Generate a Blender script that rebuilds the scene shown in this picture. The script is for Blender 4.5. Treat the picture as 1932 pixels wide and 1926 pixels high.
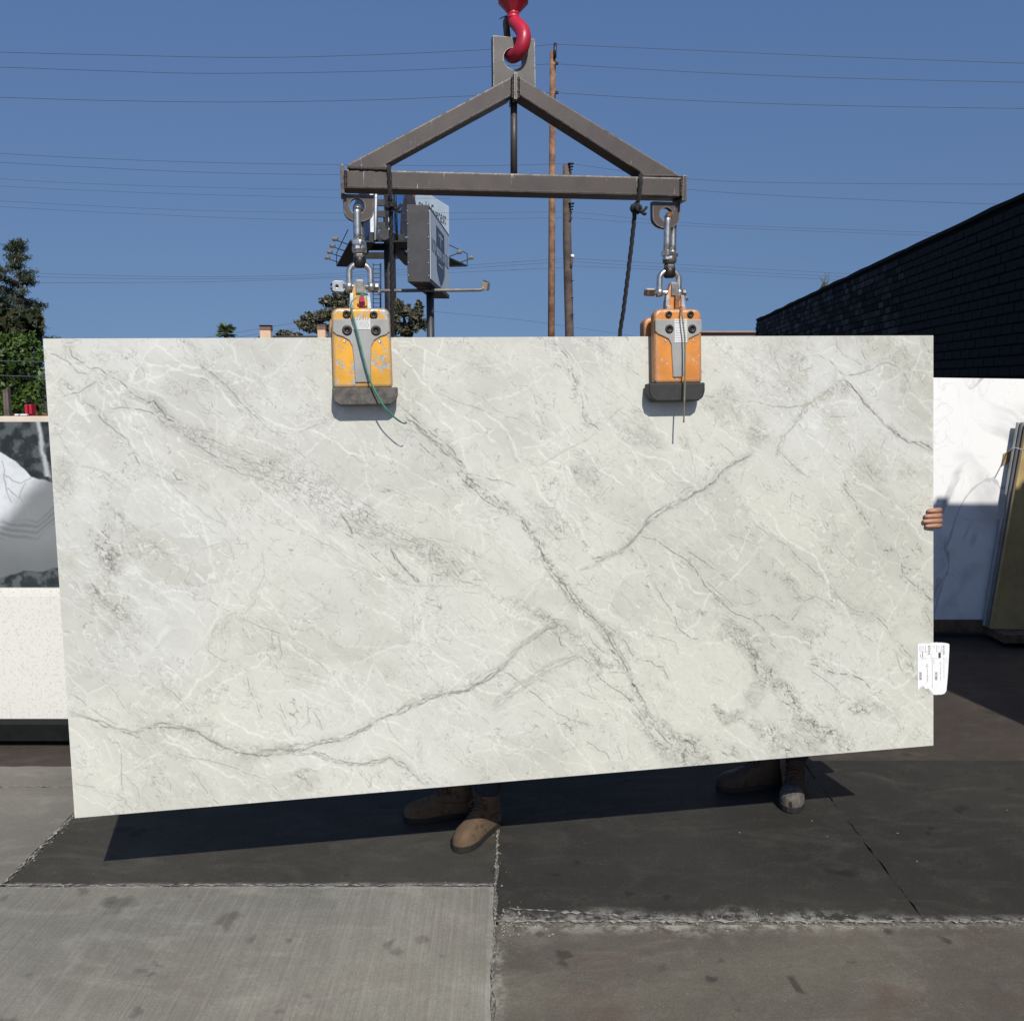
import bpy, bmesh, math, random
import numpy as np
from mathutils import Vector, Matrix
R_ = math.radians
random.seed(7)
for o in list(bpy.data.objects): bpy.data.objects.remove(o)
sc = bpy.context.scene
COL = sc.collection

# ------------------------------------------------------------------ camera
F, CX, CY, HZ, HC = 1786.0, 966.0, 963.0, 725.0, 1.83      # focal length in photo units, centre, horizon row, eye height
PITCH = math.atan((CY - HZ) / F)
cam = bpy.data.cameras.new('camera'); camo = bpy.data.objects.new('camera', cam); COL.objects.link(camo)
camo.location = (0, 0, HC); camo.rotation_euler = (math.pi/2 - PITCH, 0, 0)
cam.sensor_fit = 'HORIZONTAL'; cam.sensor_width = 36; cam.lens = 36*F/1932; cam.clip_start = .05; cam.clip_end = 3000
sc.camera = camo
# ------------------------------------------------------------------ sky and sun
SUN_AZ, SUN_EL = R_(14.0), R_(40.9)       # the sun stands behind the camera, a little to its right
w = bpy.data.worlds.new('World'); sc.world = w; w.use_nodes = True
nt = w.node_tree; nt.nodes.clear()
sky = nt.nodes.new('ShaderNodeTexSky'); sky.sky_type = 'NISHITA'; sky.sun_disc = False
sky.sun_elevation = SUN_EL; sky.sun_rotation = math.pi - SUN_AZ
sky.air_density = 1.15; sky.dust_density = 1.2; sky.ozone_density = 3.2; sky.altitude = 900
bg = nt.nodes.new('ShaderNodeBackground'); bg.inputs['Strength'].default_value = .105
wo = nt.nodes.new('ShaderNodeOutputWorld')
tcw = nt.nodes.new('ShaderNodeTexCoord'); mpw = nt.nodes.new('ShaderNodeVectorMath'); mpw.operation = 'ABSOLUTE'   # hazy city air: the clear dome reaches down to the skyline
sx = nt.nodes.new('ShaderNodeSeparateXYZ'); cxyz = nt.nodes.new('ShaderNodeCombineXYZ'); mz = nt.nodes.new('ShaderNodeMapRange')
for k_, v_ in (('From Min', 0), ('From Max', 1), ('To Min', .34), ('To Max', 1)): mz.inputs[k_].default_value = v_
nt.links.new(tcw.outputs['Generated'], sx.inputs[0]); nt.links.new(sx.outputs[2], mz.inputs['Value'])
nt.links.new(sx.outputs[0], cxyz.inputs[0]); nt.links.new(sx.outputs[1], cxyz.inputs[1]); nt.links.new(mz.outputs[0], cxyz.inputs[2])
nt.nodes.remove(mpw); nt.links.new(cxyz.outputs[0], sky.inputs['Vector'])
tint = nt.nodes.new('ShaderNodeMix'); tint.data_type = 'RGBA'; tint.blend_type = 'MULTIPLY'; tint.inputs[0].default_value = 1; tz = nt.nodes.new('ShaderNodeMix'); tz.data_type = 'RGBA'; tz.inputs[6].default_value = (1.04, 1.03, .98, 1); tz.inputs[7].default_value = (1.03, 1.10, 1.22, 1)   # greyer towards the skyline, clear blue above
mz2 = nt.nodes.new('ShaderNodeMapRange'); mz2.inputs['From Max'].default_value = .34; nt.links.new(sx.outputs[2], mz2.inputs['Value']); nt.links.new(mz2.outputs[0], tz.inputs[0]); nt.links.new(tz.outputs[2], tint.inputs[7])
nt.links.new(sky.outputs[0], tint.inputs[6]); nt.links.new(tint.outputs[2], bg.inputs['Color']); nt.links.new(bg.outputs[0], wo.inputs['Surface'])
sun = bpy.data.lights.new('sun', 'SUN'); sun.energy = 4.6; sun.angle = R_(.53); sun.color = (1, .955, .88)
suno = bpy.data.objects.new('sun', sun); COL.objects.link(suno); suno.location = (3, -6, 12)
SUNV = Vector((math.sin(SUN_AZ)*math.cos(SUN_EL), -math.cos(SUN_AZ)*math.cos(SUN_EL), math.sin(SUN_EL)))
suno.rotation_euler = SUNV.to_track_quat('Z', 'Y').to_euler()
vs = sc.view_settings; vs.view_transform = 'Standard'; vs.look = 'None'; vs.exposure = 0; vs.gamma = 1; vs.use_curve_mapping = False

# ------------------------------------------------------------------ measuring helpers
cp, sp = math.cos(PITCH), math.sin(PITCH)
def ray(u, v):
    a, b = (u-CX)/F, (v-CY)/F
    return Vector((a, cp - b*sp, -sp - b*cp))
EYE = Vector((0, 0, HC))
def at(u, v, Y):
    d = ray(u, v); return EYE + d*(Y/d.y)
def gnd(u, v, z=0):
    d = ray(u, v); return EYE + d*((z-HC)/d.z)
def plane_pt(u, v, p0, n, off=0):
    d = ray(u, v); return EYE + d*(((p0 + n*off - EYE).dot(n))/d.dot(n))

# ------------------------------------------------------------------ mesh builder
def wloc(o):
    l = Vector((0, 0, 0))
    while o: l = l + o.location; o = o.parent
    return l
class MB:
    def __init__(s): s.v = []; s.f = []; s.sm = []
    def add(s, verts, faces, smooth=False):
        k = len(s.v); s.v += [Vector(p) for p in verts]
        s.f += [tuple(i+k for i in f) for f in faces]; s.sm += [smooth]*len(faces); return s
    def box(s, c, size, M=None):
        c = Vector(c); hx, hy, hz = [q/2 for q in size]
        P = [Vector((x, y, z)) for x in (-hx, hx) for y in (-hy, hy) for z in (-hz, hz)]
        if M: P = [M @ p for p in P]
        return s.add([c+p for p in P], [(0,1,3,2),(4,6,7,5),(0,4,5,1),(2,3,7,6),(0,2,6,4),(1,5,7,3)])
    def hexa(s, a, b):
        """two quads a and b (same winding) joined into a solid"""
        n = len(a)
        return s.add(list(a)+list(b), [tuple(range(n))[::-1], tuple(range(n, 2*n))] + [(i, (i+1) % n, n+(i+1) % n, n+i) for i in range(n)])
    def prism(s, poly, fn, d0, d1):
        return s.hexa([fn(a, b, d0) for a, b in poly], [fn(a, b, d1) for a, b in poly])
    def ring(s, outer, hole, fn, d0, d1):
        n = len(outer)
        V = [fn(a, b, d) for d in (d0, d1) for L in (outer, hole) for a, b in L]
        f = []
        for i in range(n):
            j = (i+1) % n
            f += [(i, n+i, n+j, j), (2*n+i, 2*n+j, 3*n+j, 3*n+i), (i, j, 2*n+j, 2*n+i), (n+i, 3*n+i, 3*n+j, n+j)]
        return s.add(V, f)
    def tube(s, pts, r, n=10, cap=True, smooth=True, flat=None):
        pts = [Vector(p) for p in pts]; m = len(pts)
        rr = r if hasattr(r, '__len__') else [r]*m
        T = []
        for i in range(m):
            t = pts[min(i+1, m-1)] - pts[max(i-1, 0)]
            T.append(t.normalized() if t.length > 1e-9 else Vector((0, 0, 1)))
        up = Vector((0, 0, 1)) if abs(T[0].z) < .9 else Vector((1, 0, 0))
        a = T[0].cross(up).normalized(); V = []
        for i in range(m):
            a = (a - T[i]*a.dot(T[i])).normalized(); b = T[i].cross(a)
            for k in range(n):
                q = 2*math.pi*k/n; e = rr[i]
                V.append(pts[i] + a*(math.cos(q)*e) + b*(math.sin(q)*e*(flat or 1)))
        f = [(i*n+k, i*n+(k+1) % n, (i+1)*n+(k+1) % n, (i+1)*n+k) for i in range(m-1) for k in range(n)]
        s.add(V, f, smooth)
        if cap:
            s.add(V[:n], [tuple(range(n))[::-1]]); s.add(V[-n:], [tuple(range(n))])
        return s
    def lathe(s, prof, o, axis=(0, 0, 1), n=20, smooth=True, phase=0):
        o = Vector(o); ax = Vector(axis).normalized()
        a = ax.orthogonal().normalized(); b = ax.cross(a); V = []
        for r, h in prof:
            for k in range(n):
                q = 2*math.pi*k/n + phase; V.append(o + ax*h + a*(r*math.cos(q)) + b*(r*math.sin(q)))
        m = len(prof)
        s.add(V, [(i*n+k, i*n+(k+1) % n, (i+1)*n+(k+1) % n, (i+1)*n+k) for i in range(m-1) for k in range(n)], smooth)
        s.add(V[:n], [tuple(range(n))[::-1]]); s.add(V[-n:], [tuple(range(n))])
        return s
    def ball(s, c, r, n=10, sq=(1, 1, 1)):
        c = Vector(c); V = []; m = max(4, n//2)
        for i in range(m+1):
            t = math.pi*i/m
            for k in range(n):
                q = 2*math.pi*k/n
                V.append(c + Vector((r*sq[0]*math.sin(t)*math.cos(q), r*sq[1]*math.sin(t)*math.sin(q), r*sq[2]*math.cos(t))))
        return s.add(V, [(i*n+k, (i+1)*n+k, (i+1)*n+(k+1) % n, i*n+(k+1) % n) for i in range(m) for k in range(n)], True)
    def build(s, name, mat, parent=None, bev=0, smooth=None, seg=2):
        V = np.array([tuple(p) for p in s.v], dtype=float)
        if parent is not None: org = np.array(wloc(parent)); loc = (0, 0, 0)
        else:
            lo, hi = V.min(0), V.max(0); org = np.array([(lo[0]+hi[0])/2, (lo[1]+hi[1])/2, lo[2]]); loc = tuple(org)
        me = bpy.data.meshes.new(name); me.from_pydata((V-org).tolist(), [], s.f)
        sm = s.sm if smooth is None else [smooth]*len(s.f)
        me.polygons.foreach_set('use_smooth', sm); me.update()
        bm = bmesh.new(); bm.from_mesh(me)
        if len(bm.verts) < 60000:
            bmesh.ops.remove_doubles(bm, verts=bm.verts, dist=1e-6)
            bmesh.ops.recalc_face_normals(bm, faces=bm.faces)
        bm.to_mesh(me); bm.free()
        o = bpy.data.objects.new(name, me); COL.objects.link(o); o.parent = parent; o.location = loc
        if mat: me.materials.append(mat)
        if bev:
            b = o.modifiers.new('bevel', 'BEVEL'); b.width = bev; b.segments = seg; b.limit_method = 'ANGLE'; b.angle_limit = R_(40)
        return o
def tag(o, label, cat=None, group=None, kind=None):
    if cat and not kind: kind = 'thing'
    if label: o['label'] = label
    if cat: o['category'] = cat
    if group: o['group'] = group
    if kind: o['kind'] = kind
    return o
def thing(name, label, cat, loc, group=None):
    o = bpy.data.objects.new(name, None); COL.objects.link(o); o.location = loc; o.empty_display_size = .1
    return tag(o, label, cat, group)
def structure(o): o['kind'] = 'structure'; return o
def text_mb(txt, size, fn, depth=.001, bold=False, shear=0, spacing=1):
    """letters as flat geometry; fn maps (x, y) of the line of text to world"""
    cu = bpy.data.curves.new('lettering', 'FONT'); cu.body = txt; cu.size = size; cu.align_x = 'CENTER'; cu.align_y = 'CENTER'
    cu.resolution_u = 2; cu.shear = shear; cu.space_character = spacing
    if bold: cu.offset = size*.018
    o = bpy.data.objects.new('lettering', cu); COL.objects.link(o)
    dg = bpy.context.evaluated_depsgraph_get(); me = bpy.data.meshes.new_from_object(o.evaluated_get(dg))
    m = MB(); m.add([fn(v.co.x, v.co.y) for v in me.vertices], [tuple(p.vertices) for p in me.polygons])
    bpy.data.objects.remove(o); bpy.data.curves.remove(cu); bpy.data.meshes.remove(me)
    return m

# ------------------------------------------------------------------ materials
class NT:
    def __init__(s, name):
        s.m = bpy.data.materials.new(name); s.m.use_nodes = True; s.t = s.m.node_tree
        s.b = s.t.nodes['Principled BSDF']; s.tc = None
    def n(s, typ, **kw):
        x = s.t.nodes.new('ShaderNode'+typ)
        for k, v in kw.items():
            if k in x.inputs.keys() if isinstance(k, str) else False: s.set(x.inputs[k], v)
            else: setattr(x, k, v)
        return x
    def set(s, sock, v):
        if hasattr(v, 'is_output') or isinstance(v, bpy.types.NodeSocket): s.t.links.new(v, sock)
        elif isinstance(v, (tuple, list)) and len(v) == 3 and sock.type == 'RGBA': sock.default_value = (*v, 1)
        else: sock.default_value = v
    def coord(s, scale=(1, 1, 1), kind='Object', rot=(0, 0, 0)):
        if not s.tc: s.tc = s.t.nodes.new('ShaderNodeTexCoord')
        mp = s.t.nodes.new('ShaderNodeMapping'); mp.inputs['Scale'].default_value = scale; mp.inputs['Rotation'].default_value = rot
        s.t.links.new(s.tc.outputs[kind], mp.inputs['Vector']); return mp.outputs[0]
    def noise(s, scale, detail=4, rough=.55, vec=None, dist=0):
        x = s.t.nodes.new('ShaderNodeTexNoise'); x.inputs['Scale'].default_value = scale; x.inputs['Detail'].default_value = detail
        x.inputs['Roughness'].default_value = rough; x.inputs['Distortion'].default_value = dist
        s.t.links.new(vec if vec is not None else s.coord(), x.inputs['Vector']); return x.outputs['Fac']
    def voro(s, scale, feature='F1', vec=None, out='Distance', rnd=1):
        x = s.t.nodes.new('ShaderNodeTexVoronoi'); x.feature = feature; x.inputs['Scale'].default_value = scale; x.inputs['Randomness'].default_value = rnd
        s.t.links.new(vec if vec is not None else s.coord(), x.inputs['Vector']); return x.outputs[out]
    def ramp(s, fac, lo, hi, a=0, b=1):
        x = s.t.nodes.new('ShaderNodeMapRange'); x.clamp = True; x.interpolation_type = 'SMOOTHSTEP'
        for k, v in (('From Min', lo), ('From Max', hi), ('To Min', a), ('To Max', b)): x.inputs[k].default_value = v
        s.t.links.new(fac, x.inputs['Value']); return x.outputs[0]
    def math(s, op, a, b=0):
        x = s.t.nodes.new('ShaderNodeMath'); x.operation = op; s.set(x.inputs[0], a); s.set(x.inputs[1], b); return x.outputs[0]
    def mix(s, fac, a, b, mode='MIX'):
        x = s.t.nodes.new('ShaderNodeMix'); x.data_type = 'RGBA'; x.blend_type = mode
        s.set(x.inputs[0], fac); s.set(x.inputs[6], a); s.set(x.inputs[7], b); return x.outputs[2]
    def attr(s, name):
        x = s.t.nodes.new('ShaderNodeAttribute'); x.attribute_name = name; return x.outputs['Fac']
    def bump(s, h, strength=.3, dist=.002):
        x = s.t.nodes.new('ShaderNodeBump'); x.inputs['Strength'].default_value = strength; x.inputs['Distance'].default_value = dist
        s.t.links.new(h, x.inputs['Height']); s.t.links.new(x.outputs[0], s.b.inputs['Normal'])
    def out(s, color, rough=.6, metal=0, spec=.5):
        s.set(s.b.inputs['Base Color'], color); s.set(s.b.inputs['Roughness'], rough); s.set(s.b.inputs['Metallic'], metal)
        s.set(s.b.inputs['Specular IOR Level'], spec); return s.m
def plain(name, c, rough=.6, metal=0, var=.15, scale=12, bump=0, spec=.5):
    t = NT(name); f = t.noise(scale, 5, .6)
    c2 = tuple(q*(1-var) for q in c); c1 = tuple(min(1, q*(1+var)) for q in c)
    m = t.out(t.mix(t.ramp(f, .3, .7), c1, c2), rough, metal, spec)
    if bump: t.bump(t.noise(scale*8, 3), bump, .002)
    return m
# ------------------------------------------------------------------ specific materials
def mat_ground(name, base, dark, light, stain=.5, broom=False, crumb=0, red=0, rough=.85, dust=()):
    t = NT(name); P = t.coord()
    big = t.noise(.9, 6, .62, P, .6); mid = t.noise(6, 6, .7, P); fine = t.noise(130, 3, .7, P); fine2 = t.noise(420, 2, .6, P)
    c = t.mix(t.ramp(big, .32, .7), base, dark)
    c = t.mix(t.ramp(mid, .5, .75, 0, .45), c, light)
    c = t.mix(t.ramp(mid, .28, .44, .5, 0), c, dark); c = t.mix(t.ramp(t.noise(2.2, 7, .7, t.coord((1, 2.6, 1)), 1.2), .48, .72, 0, .5), c, light)
    if red: c = t.mix(t.ramp(t.noise(2.3, 5, .6, P, 1), .52, .72, 0, red), c, (.11, .062, .05))
    # drips and oil spots: a sparse scatter of soft dark blots of uneven size
    wv = t.n('VectorMath', operation='ADD'); t.t.links.new(P, wv.inputs[0])
    nn = t.t.nodes.new('ShaderNodeTexNoise'); nn.inputs['Scale'].default_value = 9; t.t.links.new(P, nn.inputs['Vector'])
    sc_ = t.n('VectorMath', operation='SCALE'); t.t.links.new(nn.outputs['Color'], sc_.inputs[0]); sc_.inputs['Scale'].default_value = .17
    t.t.links.new(sc_.outputs[0], wv.inputs[1]); Wv = wv.outputs[0]
    for s_, thr, k in ((2.9, .17, .8), (6.6, .22, .7)):
        d = t.voro(s_, vec=Wv); keep = t.ramp(t.noise(s_*.7, 2, .5, P), .45, .53)
        spot = t.math('MULTIPLY', t.ramp(d, thr*.45, thr, stain*k, 0), keep)
        c = t.mix(spot, c, tuple(q*.33 for q in dark))
    # pale aggregate specks
    sp_ = t.math('MULTIPLY', t.ramp(t.voro(150, vec=P), .10, .17, 1, 0), t.ramp(t.noise(14, 3, .6, P), .48, .62))
    c = t.mix(t.math('MULTIPLY', sp_, .5+crumb), c, (.42, .40, .36))
    c = t.mix(t.ramp(fine, .3, .72, .34, 0), c, tuple(q*.45 for q in dark))
    c = t.mix(t.ramp(fine2, .45, .75, 0, .3), c, light)
    if dust:
        sx_ = t.t.nodes.new('ShaderNodeSeparateXYZ'); t.t.links.new(P, sx_.inputs[0]); dn = t.noise(17, 6, .7, P); dn2 = t.noise(4.5, 5, .65, P)
        for ax_, pos, wd_, st_, lo_, hi_ in dust:
            dd = t.math('ABSOLUTE', t.math('SUBTRACT', sx_.outputs[0 if ax_ == 'x' else 1], pos)); near = t.ramp(t.math('ADD', dd, t.math('MULTIPLY', t.math('SUBTRACT', dn2, .5), wd_*1.6)), 0, wd_, 1, 0)
            along = t.math('MULTIPLY', t.ramp(sx_.outputs[1 if ax_ == 'x' else 0], lo_-.3, lo_, 0, 1), t.ramp(sx_.outputs[1 if ax_ == 'x' else 0], hi_, hi_+.5, 1, 0))
            c = t.mix(t.math('MULTIPLY', t.math('MULTIPLY', near, along), t.ramp(dn, .40, .62, 0, st_)), c, (.36, .345, .30))
    h = t.math('ADD', t.math('MULTIPLY', fine, .7), t.math('MULTIPLY', fine2, .35))
    if broom:
        B = t.coord((150, 2.2, 1), rot=(0, 0, R_(-4))); br = t.noise(1, 4, .7, B)
        B2 = t.coord((62, 1.1, 1), rot=(0, 0, R_(-4))); br2 = t.noise(1, 3, .6, B2)
        c = t.mix(t.ramp(br, .38, .6, .22, 0), c, tuple(q*.5 for q in dark))
        c = t.mix(t.ramp(br2, .5, .7, 0, .16), c, light)
        h = t.math('ADD', h, t.math('MULTIPLY', br, 1.5))
    m = t.out(c, t.ramp(big, .3, .7, rough, rough-.08), 0, .15); t.bump(h, .55, .004); return m
M = {}
M['broomed'] = mat_ground('broomed_concrete', (.282, .266, .220), (.185, .174, .144), (.38, .36, .30), .75, True, red=.2, dust=(('y', 3.27, .02, .7, -3, 1), ('x', -.065, .03, .6, 2, 4)))
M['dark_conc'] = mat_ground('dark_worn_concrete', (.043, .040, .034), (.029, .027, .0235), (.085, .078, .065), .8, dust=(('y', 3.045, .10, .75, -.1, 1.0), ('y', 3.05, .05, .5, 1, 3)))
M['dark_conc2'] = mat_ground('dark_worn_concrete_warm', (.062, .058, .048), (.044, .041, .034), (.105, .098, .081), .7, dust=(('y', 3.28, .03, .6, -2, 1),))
M['rough_conc'] = mat_ground('rough_stained_concrete', (.142, .127, .100), (.076, .069, .057), (.215, .195, .156), 1, False, .3, .6, dust=(('y', 3.03, .09, .8, -.1, .8), ('y', 3.03, .05, .6, 1, 4), ('x', -.05, .05, .6, 2, 4)))
M['pale_conc'] = mat_ground('pale_concrete', (.225, .208, .172), (.165, .153, .128), (.30, .28, .235), .5)
M['asphalt'] = mat_ground('brown_asphalt', (.075, .060, .048), (.046, .039, .033), (.12, .10, .082), .5, False, .3, .25)
M['crumb'] = plain('pale_mortar_crumbs', (.24, .228, .195), .9, 0, .3, 60, .5)
M['bolt_tar'] = plain('tarry_joint_filler', (.022, .02, .018), .9, 0, .4, 40, .4)
M['grit'] = plain('packed_joint_grit', (.13, .122, .102), .95, 0, .5, 70, .8)
M['mortar'] = plain('worn_joint_mortar', (.235, .225, .195), .9, 0, .45, 45, .8)

def mat_marble(name, base, vein, white, cool, rough=.16):
    t = NT(name); P = t.coord()
    v, wt, tone, cl = t.attr('vein'), t.attr('white'), t.attr('tone'), t.attr('cool')
    gr = t.noise(55, 5, .65, P); gr2 = t.noise(240, 2, .6, P)
    c = t.mix(t.math('MULTIPLY', cl, .8), base, cool)
    c = t.mix(t.ramp(tone, 0, 1), c, tuple(q*.80 for q in base))
    c = t.mix(t.ramp(gr, .35, .7, 0, .16), c, tuple(q*.78 for q in base))
    c = t.mix(t.math('MULTIPLY', wt, .85), c, white)
    c = t.mix(t.ramp(gr2, .3, .75, 0, .10), c, tuple(q*.7 for q in base))
    vv = t.math('MULTIPLY', v, t.ramp(gr2, .2, .6, .72, 1.05))
    c = t.mix(vv, c, vein)
    m = t.out(c, t.ramp(gr, .3, .7, rough, rough+.05), 0, .5); return m
M['marble'] = mat_marble('veined_stone', (.555, .553, .485), (.105, .098, .080), (.70, .705, .64), (.565, .57, .56))
# ------------------------------------------------------------------ the slab that hangs from the clamps
TL, TR, BR, BL = [Vector(q) + EYE for q in ((-1.53161499, 3.13790327, .14753075), (1.61899836, 3.6940459, .1857141), (1.66763408, 3.59083365, -1.41598453), (-1.47857345, 3.0355338, -1.45318205))]
SN = Vector((.17261655, -.98260018, .06855953)).normalized()          # face normal, towards the viewer
E1 = (TR - TL).normalized(); E2 = SN.cross(E1).normalized(); E2 = E2 if E2.z < 0 else -E2
def onslab(u, v, off=0): return plane_pt(u, v, TL, SN, off)
def ab(p): d = p - TL; return d.dot(E1), d.dot(E2)
QC = np.array([ab(p) for p in (TL, TR, BR, BL)])
def inv_bilin(P):
    P = np.asarray(P, float); s = np.full(len(P), .5); t = np.full(len(P), .5)
    for _ in range(8):
        X = (1-s)[:,None]*(1-t)[:,None]*QC[0] + s[:,None]*(1-t)[:,None]*QC[1] + s[:,None]*t[:,None]*QC[2] + (1-s)[:,None]*t[:,None]*QC[3]
        ds = (1-t)[:,None]*(QC[1]-QC[0]) + t[:,None]*(QC[2]-QC[3]); dt = (1-s)[:,None]*(QC[3]-QC[0]) + s[:,None]*(QC[2]-QC[1])
        r = P - X; det = ds[:,0]*dt[:,1] - ds[:,1]*dt[:,0]
        s = s + (r[:,0]*dt[:,1] - r[:,1]*dt[:,0])/det; t = t + (ds[:,0]*r[:,1] - ds[:,1]*r[:,0])/det
    return np.stack([s, t], 1)
_tab = np.random.RandomState(5).rand(256, 256)
def vnoise(x, y, seed=0):
    xi, yi = np.floor(x).astype(int), np.floor(y).astype(int); fx, fy = x-xi, y-yi
    fx, fy = fx*fx*(3-2*fx), fy*fy*(3-2*fy); s1, s2 = seed*37, seed*91
    g = lambda i, j: _tab[(i+s1) & 255, (j+s2) & 255]
    return (g(xi,yi)*(1-fx)+g(xi+1,yi)*fx)*(1-fy) + (g(xi,yi+1)*(1-fx)+g(xi+1,yi+1)*fx)*fy
def fbm(x, y, seed=0, oct=5, gain=.55):
    a, tot, r = 1., 0., 0.
    for k in range(oct): r = r + a*vnoise(x*2**k+k*17.3, y*2**k+k*9.1, seed+k); tot += a; a *= gain
    return r/tot
def vor(x, y, seed=0):
    """distances to the two nearest scattered seeds and the id of the nearest"""
    xi, yi = np.floor(x).astype(int), np.floor(y).astype(int); s1 = seed*53
    f1 = np.full(x.shape, 9.); f2 = np.full(x.shape, 9.); cid = np.zeros(x.shape)
    for i in (-1, 0, 1):
        for j in (-1, 0, 1):
            a, b = xi+i, yi+j
            px = a + _tab[(a+s1) & 255, (b+s1*3+11) & 255]; py = b + _tab[(a+s1*5+71) & 255, (b+s1+131) & 255]
            d = np.hypot(px-x, py-y); near = d < f1
            f2 = np.where(near, f1, np.minimum(f2, d)); cid = np.where(near, _tab[(a*7+13) & 255, (b*3+5) & 255], cid); f1 = np.where(near, d, f1)
    return f1, f2, cid
def sstep(a, b, x): q = np.clip((x-a)/(b-a), 0, 1); return q*q*(3-2*q)

class Stone:
    """per-vertex fields of a stone face: dark veins, white veins, cloudy tone, cool tint"""
    def __init__(s, nu, nv, wm, hm):
        s.nu, s.nv, s.wm, s.hm = nu, nv, wm, hm
        s.gs, s.gt = np.meshgrid(np.linspace(0, 1, nu), np.linspace(0, 1, nv)); s.X, s.Y = s.gs*wm, s.gt*hm
        z = np.zeros((nv, nu)); s.vein, s.white, s.tone, s.cool, s.mask, s.maskc = z.copy(), z.copy(), z.copy(), z.copy(), z.copy(), z.copy()
        s.rng = np.random.RandomState(3)
    def rough(s, P, amp, depth):
        P = [np.array(p, float) for p in P]
        for k in range(depth):
            Q = [P[0]]
            for a, b in zip(P[:-1], P[1:]):
                d = b-a; L = np.hypot(*d)
                if L > .006:
                    m = (a+b)/2 + np.array([-d[1], d[0]])*s.rng.uniform(-amp, amp); Q += [m, b]
                else: Q.append(b)
            P = Q
        return np.array(P)
    def stroke(s, field, P, w, st, fade=True, breaks=.35, soft=1.):
        n = len(P); ph = s.rng.rand()*100; tt = np.cumsum(np.r_[0, np.hypot(*np.diff(P, axis=0).T)])
        along = .5*vnoise(tt*30+ph, tt*0+ph, 2)+.5*vnoise(tt*110+ph, tt*0+ph, 3); wid = .6 + .8*vnoise(tt*45+ph, tt*0+3, 4)
        env = np.clip(np.minimum(tt, tt[-1]-tt)/(.05*tt[-1]+1e-6), 0, 1) if fade else np.ones(n)
        stg = st*np.clip((along-breaks)/(.70-breaks)+.5, .22, 1)*(.3+.7*env)
        px = s.wm/(s.nu-1)
        for i in range(n-1):
            a, b = P[i], P[i+1]; hw = w*wid[i]/2; R = hw*soft*2+px*1.5
            i0, i1 = int((min(a[0], b[0])-R)/px), int((max(a[0], b[0])+R)/px)+2
            py = s.hm/(s.nv-1); j0, j1 = int((min(a[1], b[1])-R)/py), int((max(a[1], b[1])+R)/py)+2
            i0, j0, i1, j1 = max(i0, 0), max(j0, 0), min(i1, s.nu), min(j1, s.nv)
            if i0 >= i1 or j0 >= j1: continue
            x, y = s.X[j0:j1, i0:i1], s.Y[j0:j1, i0:i1]; d = b-a; L2 = d@d+1e-12
            q = np.clip(((x-a[0])*d[0]+(y-a[1])*d[1])/L2, 0, 1); dist = np.hypot(x-a[0]-q*d[0], y-a[1]-q*d[1])
            val = stg[i]*np.clip((hw*soft+px*.9-dist)/(px*1.1+hw*(soft-.4)), 0, 1)
            field[j0:j1, i0:i1] = np.maximum(field[j0:j1, i0:i1], val)
    def band(s, P, hw, st, coarse=False):
        P = np.array(P, float); f = s.maskc if coarse else s.mask
        lo, hi = P.min(0)-max(hw)*2, P.max(0)+max(hw)*2
        px, py = s.wm/(s.nu-1), s.hm/(s.nv-1)
        i0, i1, j0, j1 = max(int(lo[0]/px), 0), min(int(hi[0]/px)+1, s.nu), max(int(lo[1]/py), 0), min(int(hi[1]/py)+1, s.nv)
        x, y = s.X[j0:j1, i0:i1], s.Y[j0:j1, i0:i1]; best = np.full(x.shape, 9.)
        for k in range(len(P)-1):
            a, b = P[k], P[k+1]; d = b-a; q = np.clip(((x-a[0])*d[0]+(y-a[1])*d[1])/(d@d+1e-12), 0, 1)
            best = np.minimum(best, np.hypot(x-a[0]-q*d[0], y-a[1]-q*d[1])/(hw[k]*(1-q)+hw[k+1]*q))
        best = best + (fbm(x*12, y*12, 7)-.5)*1.4
        f[j0:j1, i0:i1] = np.maximum(f[j0:j1, i0:i1], st*sstep(1.45, .35, best))
    def finish(s):
        X, Y = s.X, s.Y
        wx = X + .10*(fbm(X*3, Y*3, 1)-.5) + .030*(fbm(X*14, Y*14, 2)-.5); wy = Y + .10*(fbm(X*3, Y*3, 3)-.5) + .030*(fbm(X*14, Y*14, 4)-.5)
        # everything runs down to the right: stretch the figure along that line
        ca, sa = math.cos(R_(42)), math.sin(R_(42)); U, V = wx*ca+wy*sa, -wx*sa+wy*ca
        rid = lambda a, b, sd, o=5: np.abs(fbm(U*a+sd*3.7, V*b+sd*1.9, sd, o, .55)-.5)
        M_ = np.maximum(s.mask, s.maskc)
        # belts of fine filigree: broken curls and small pale cells
        f1, f2, cid = vor(U*34, V*54, 1); e1 = sstep(.12, .015, f2-f1); g1, g2, _ = vor(U*25, V*38, 2); e2 = sstep(.09, .012, g2-g1)
        br = sstep(.40, .58, fbm(X*26, Y*26, 9)); br2 = sstep(.38, .58, fbm(X*17+3, Y*17, 12))
        fil = np.maximum(sstep(.030, .004, rid(15, 25, 14))*.72, sstep(.026, .004, rid(27, 42, 15))*.6)
        belt = s.mask*np.maximum(e1*(.15+.85*br)*.70, fil*(.5+.5*br2)*1.3); s.vein = np.maximum(s.vein, belt)
        s.vein = np.maximum(s.vein, s.maskc*np.maximum(e2*(.25+.75*br2)*.66, sstep(.02, .004, rid(20, 34, 17))*.5))
        s.vein = np.maximum(s.vein, M_*.20*sstep(.82, .9, cid)*br); smoke = M_*sstep(.2, .65, fbm(X*9, Y*9, 44))
        s.white = np.maximum(s.white, M_*sstep(.5, .9, cid)*.30)
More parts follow.
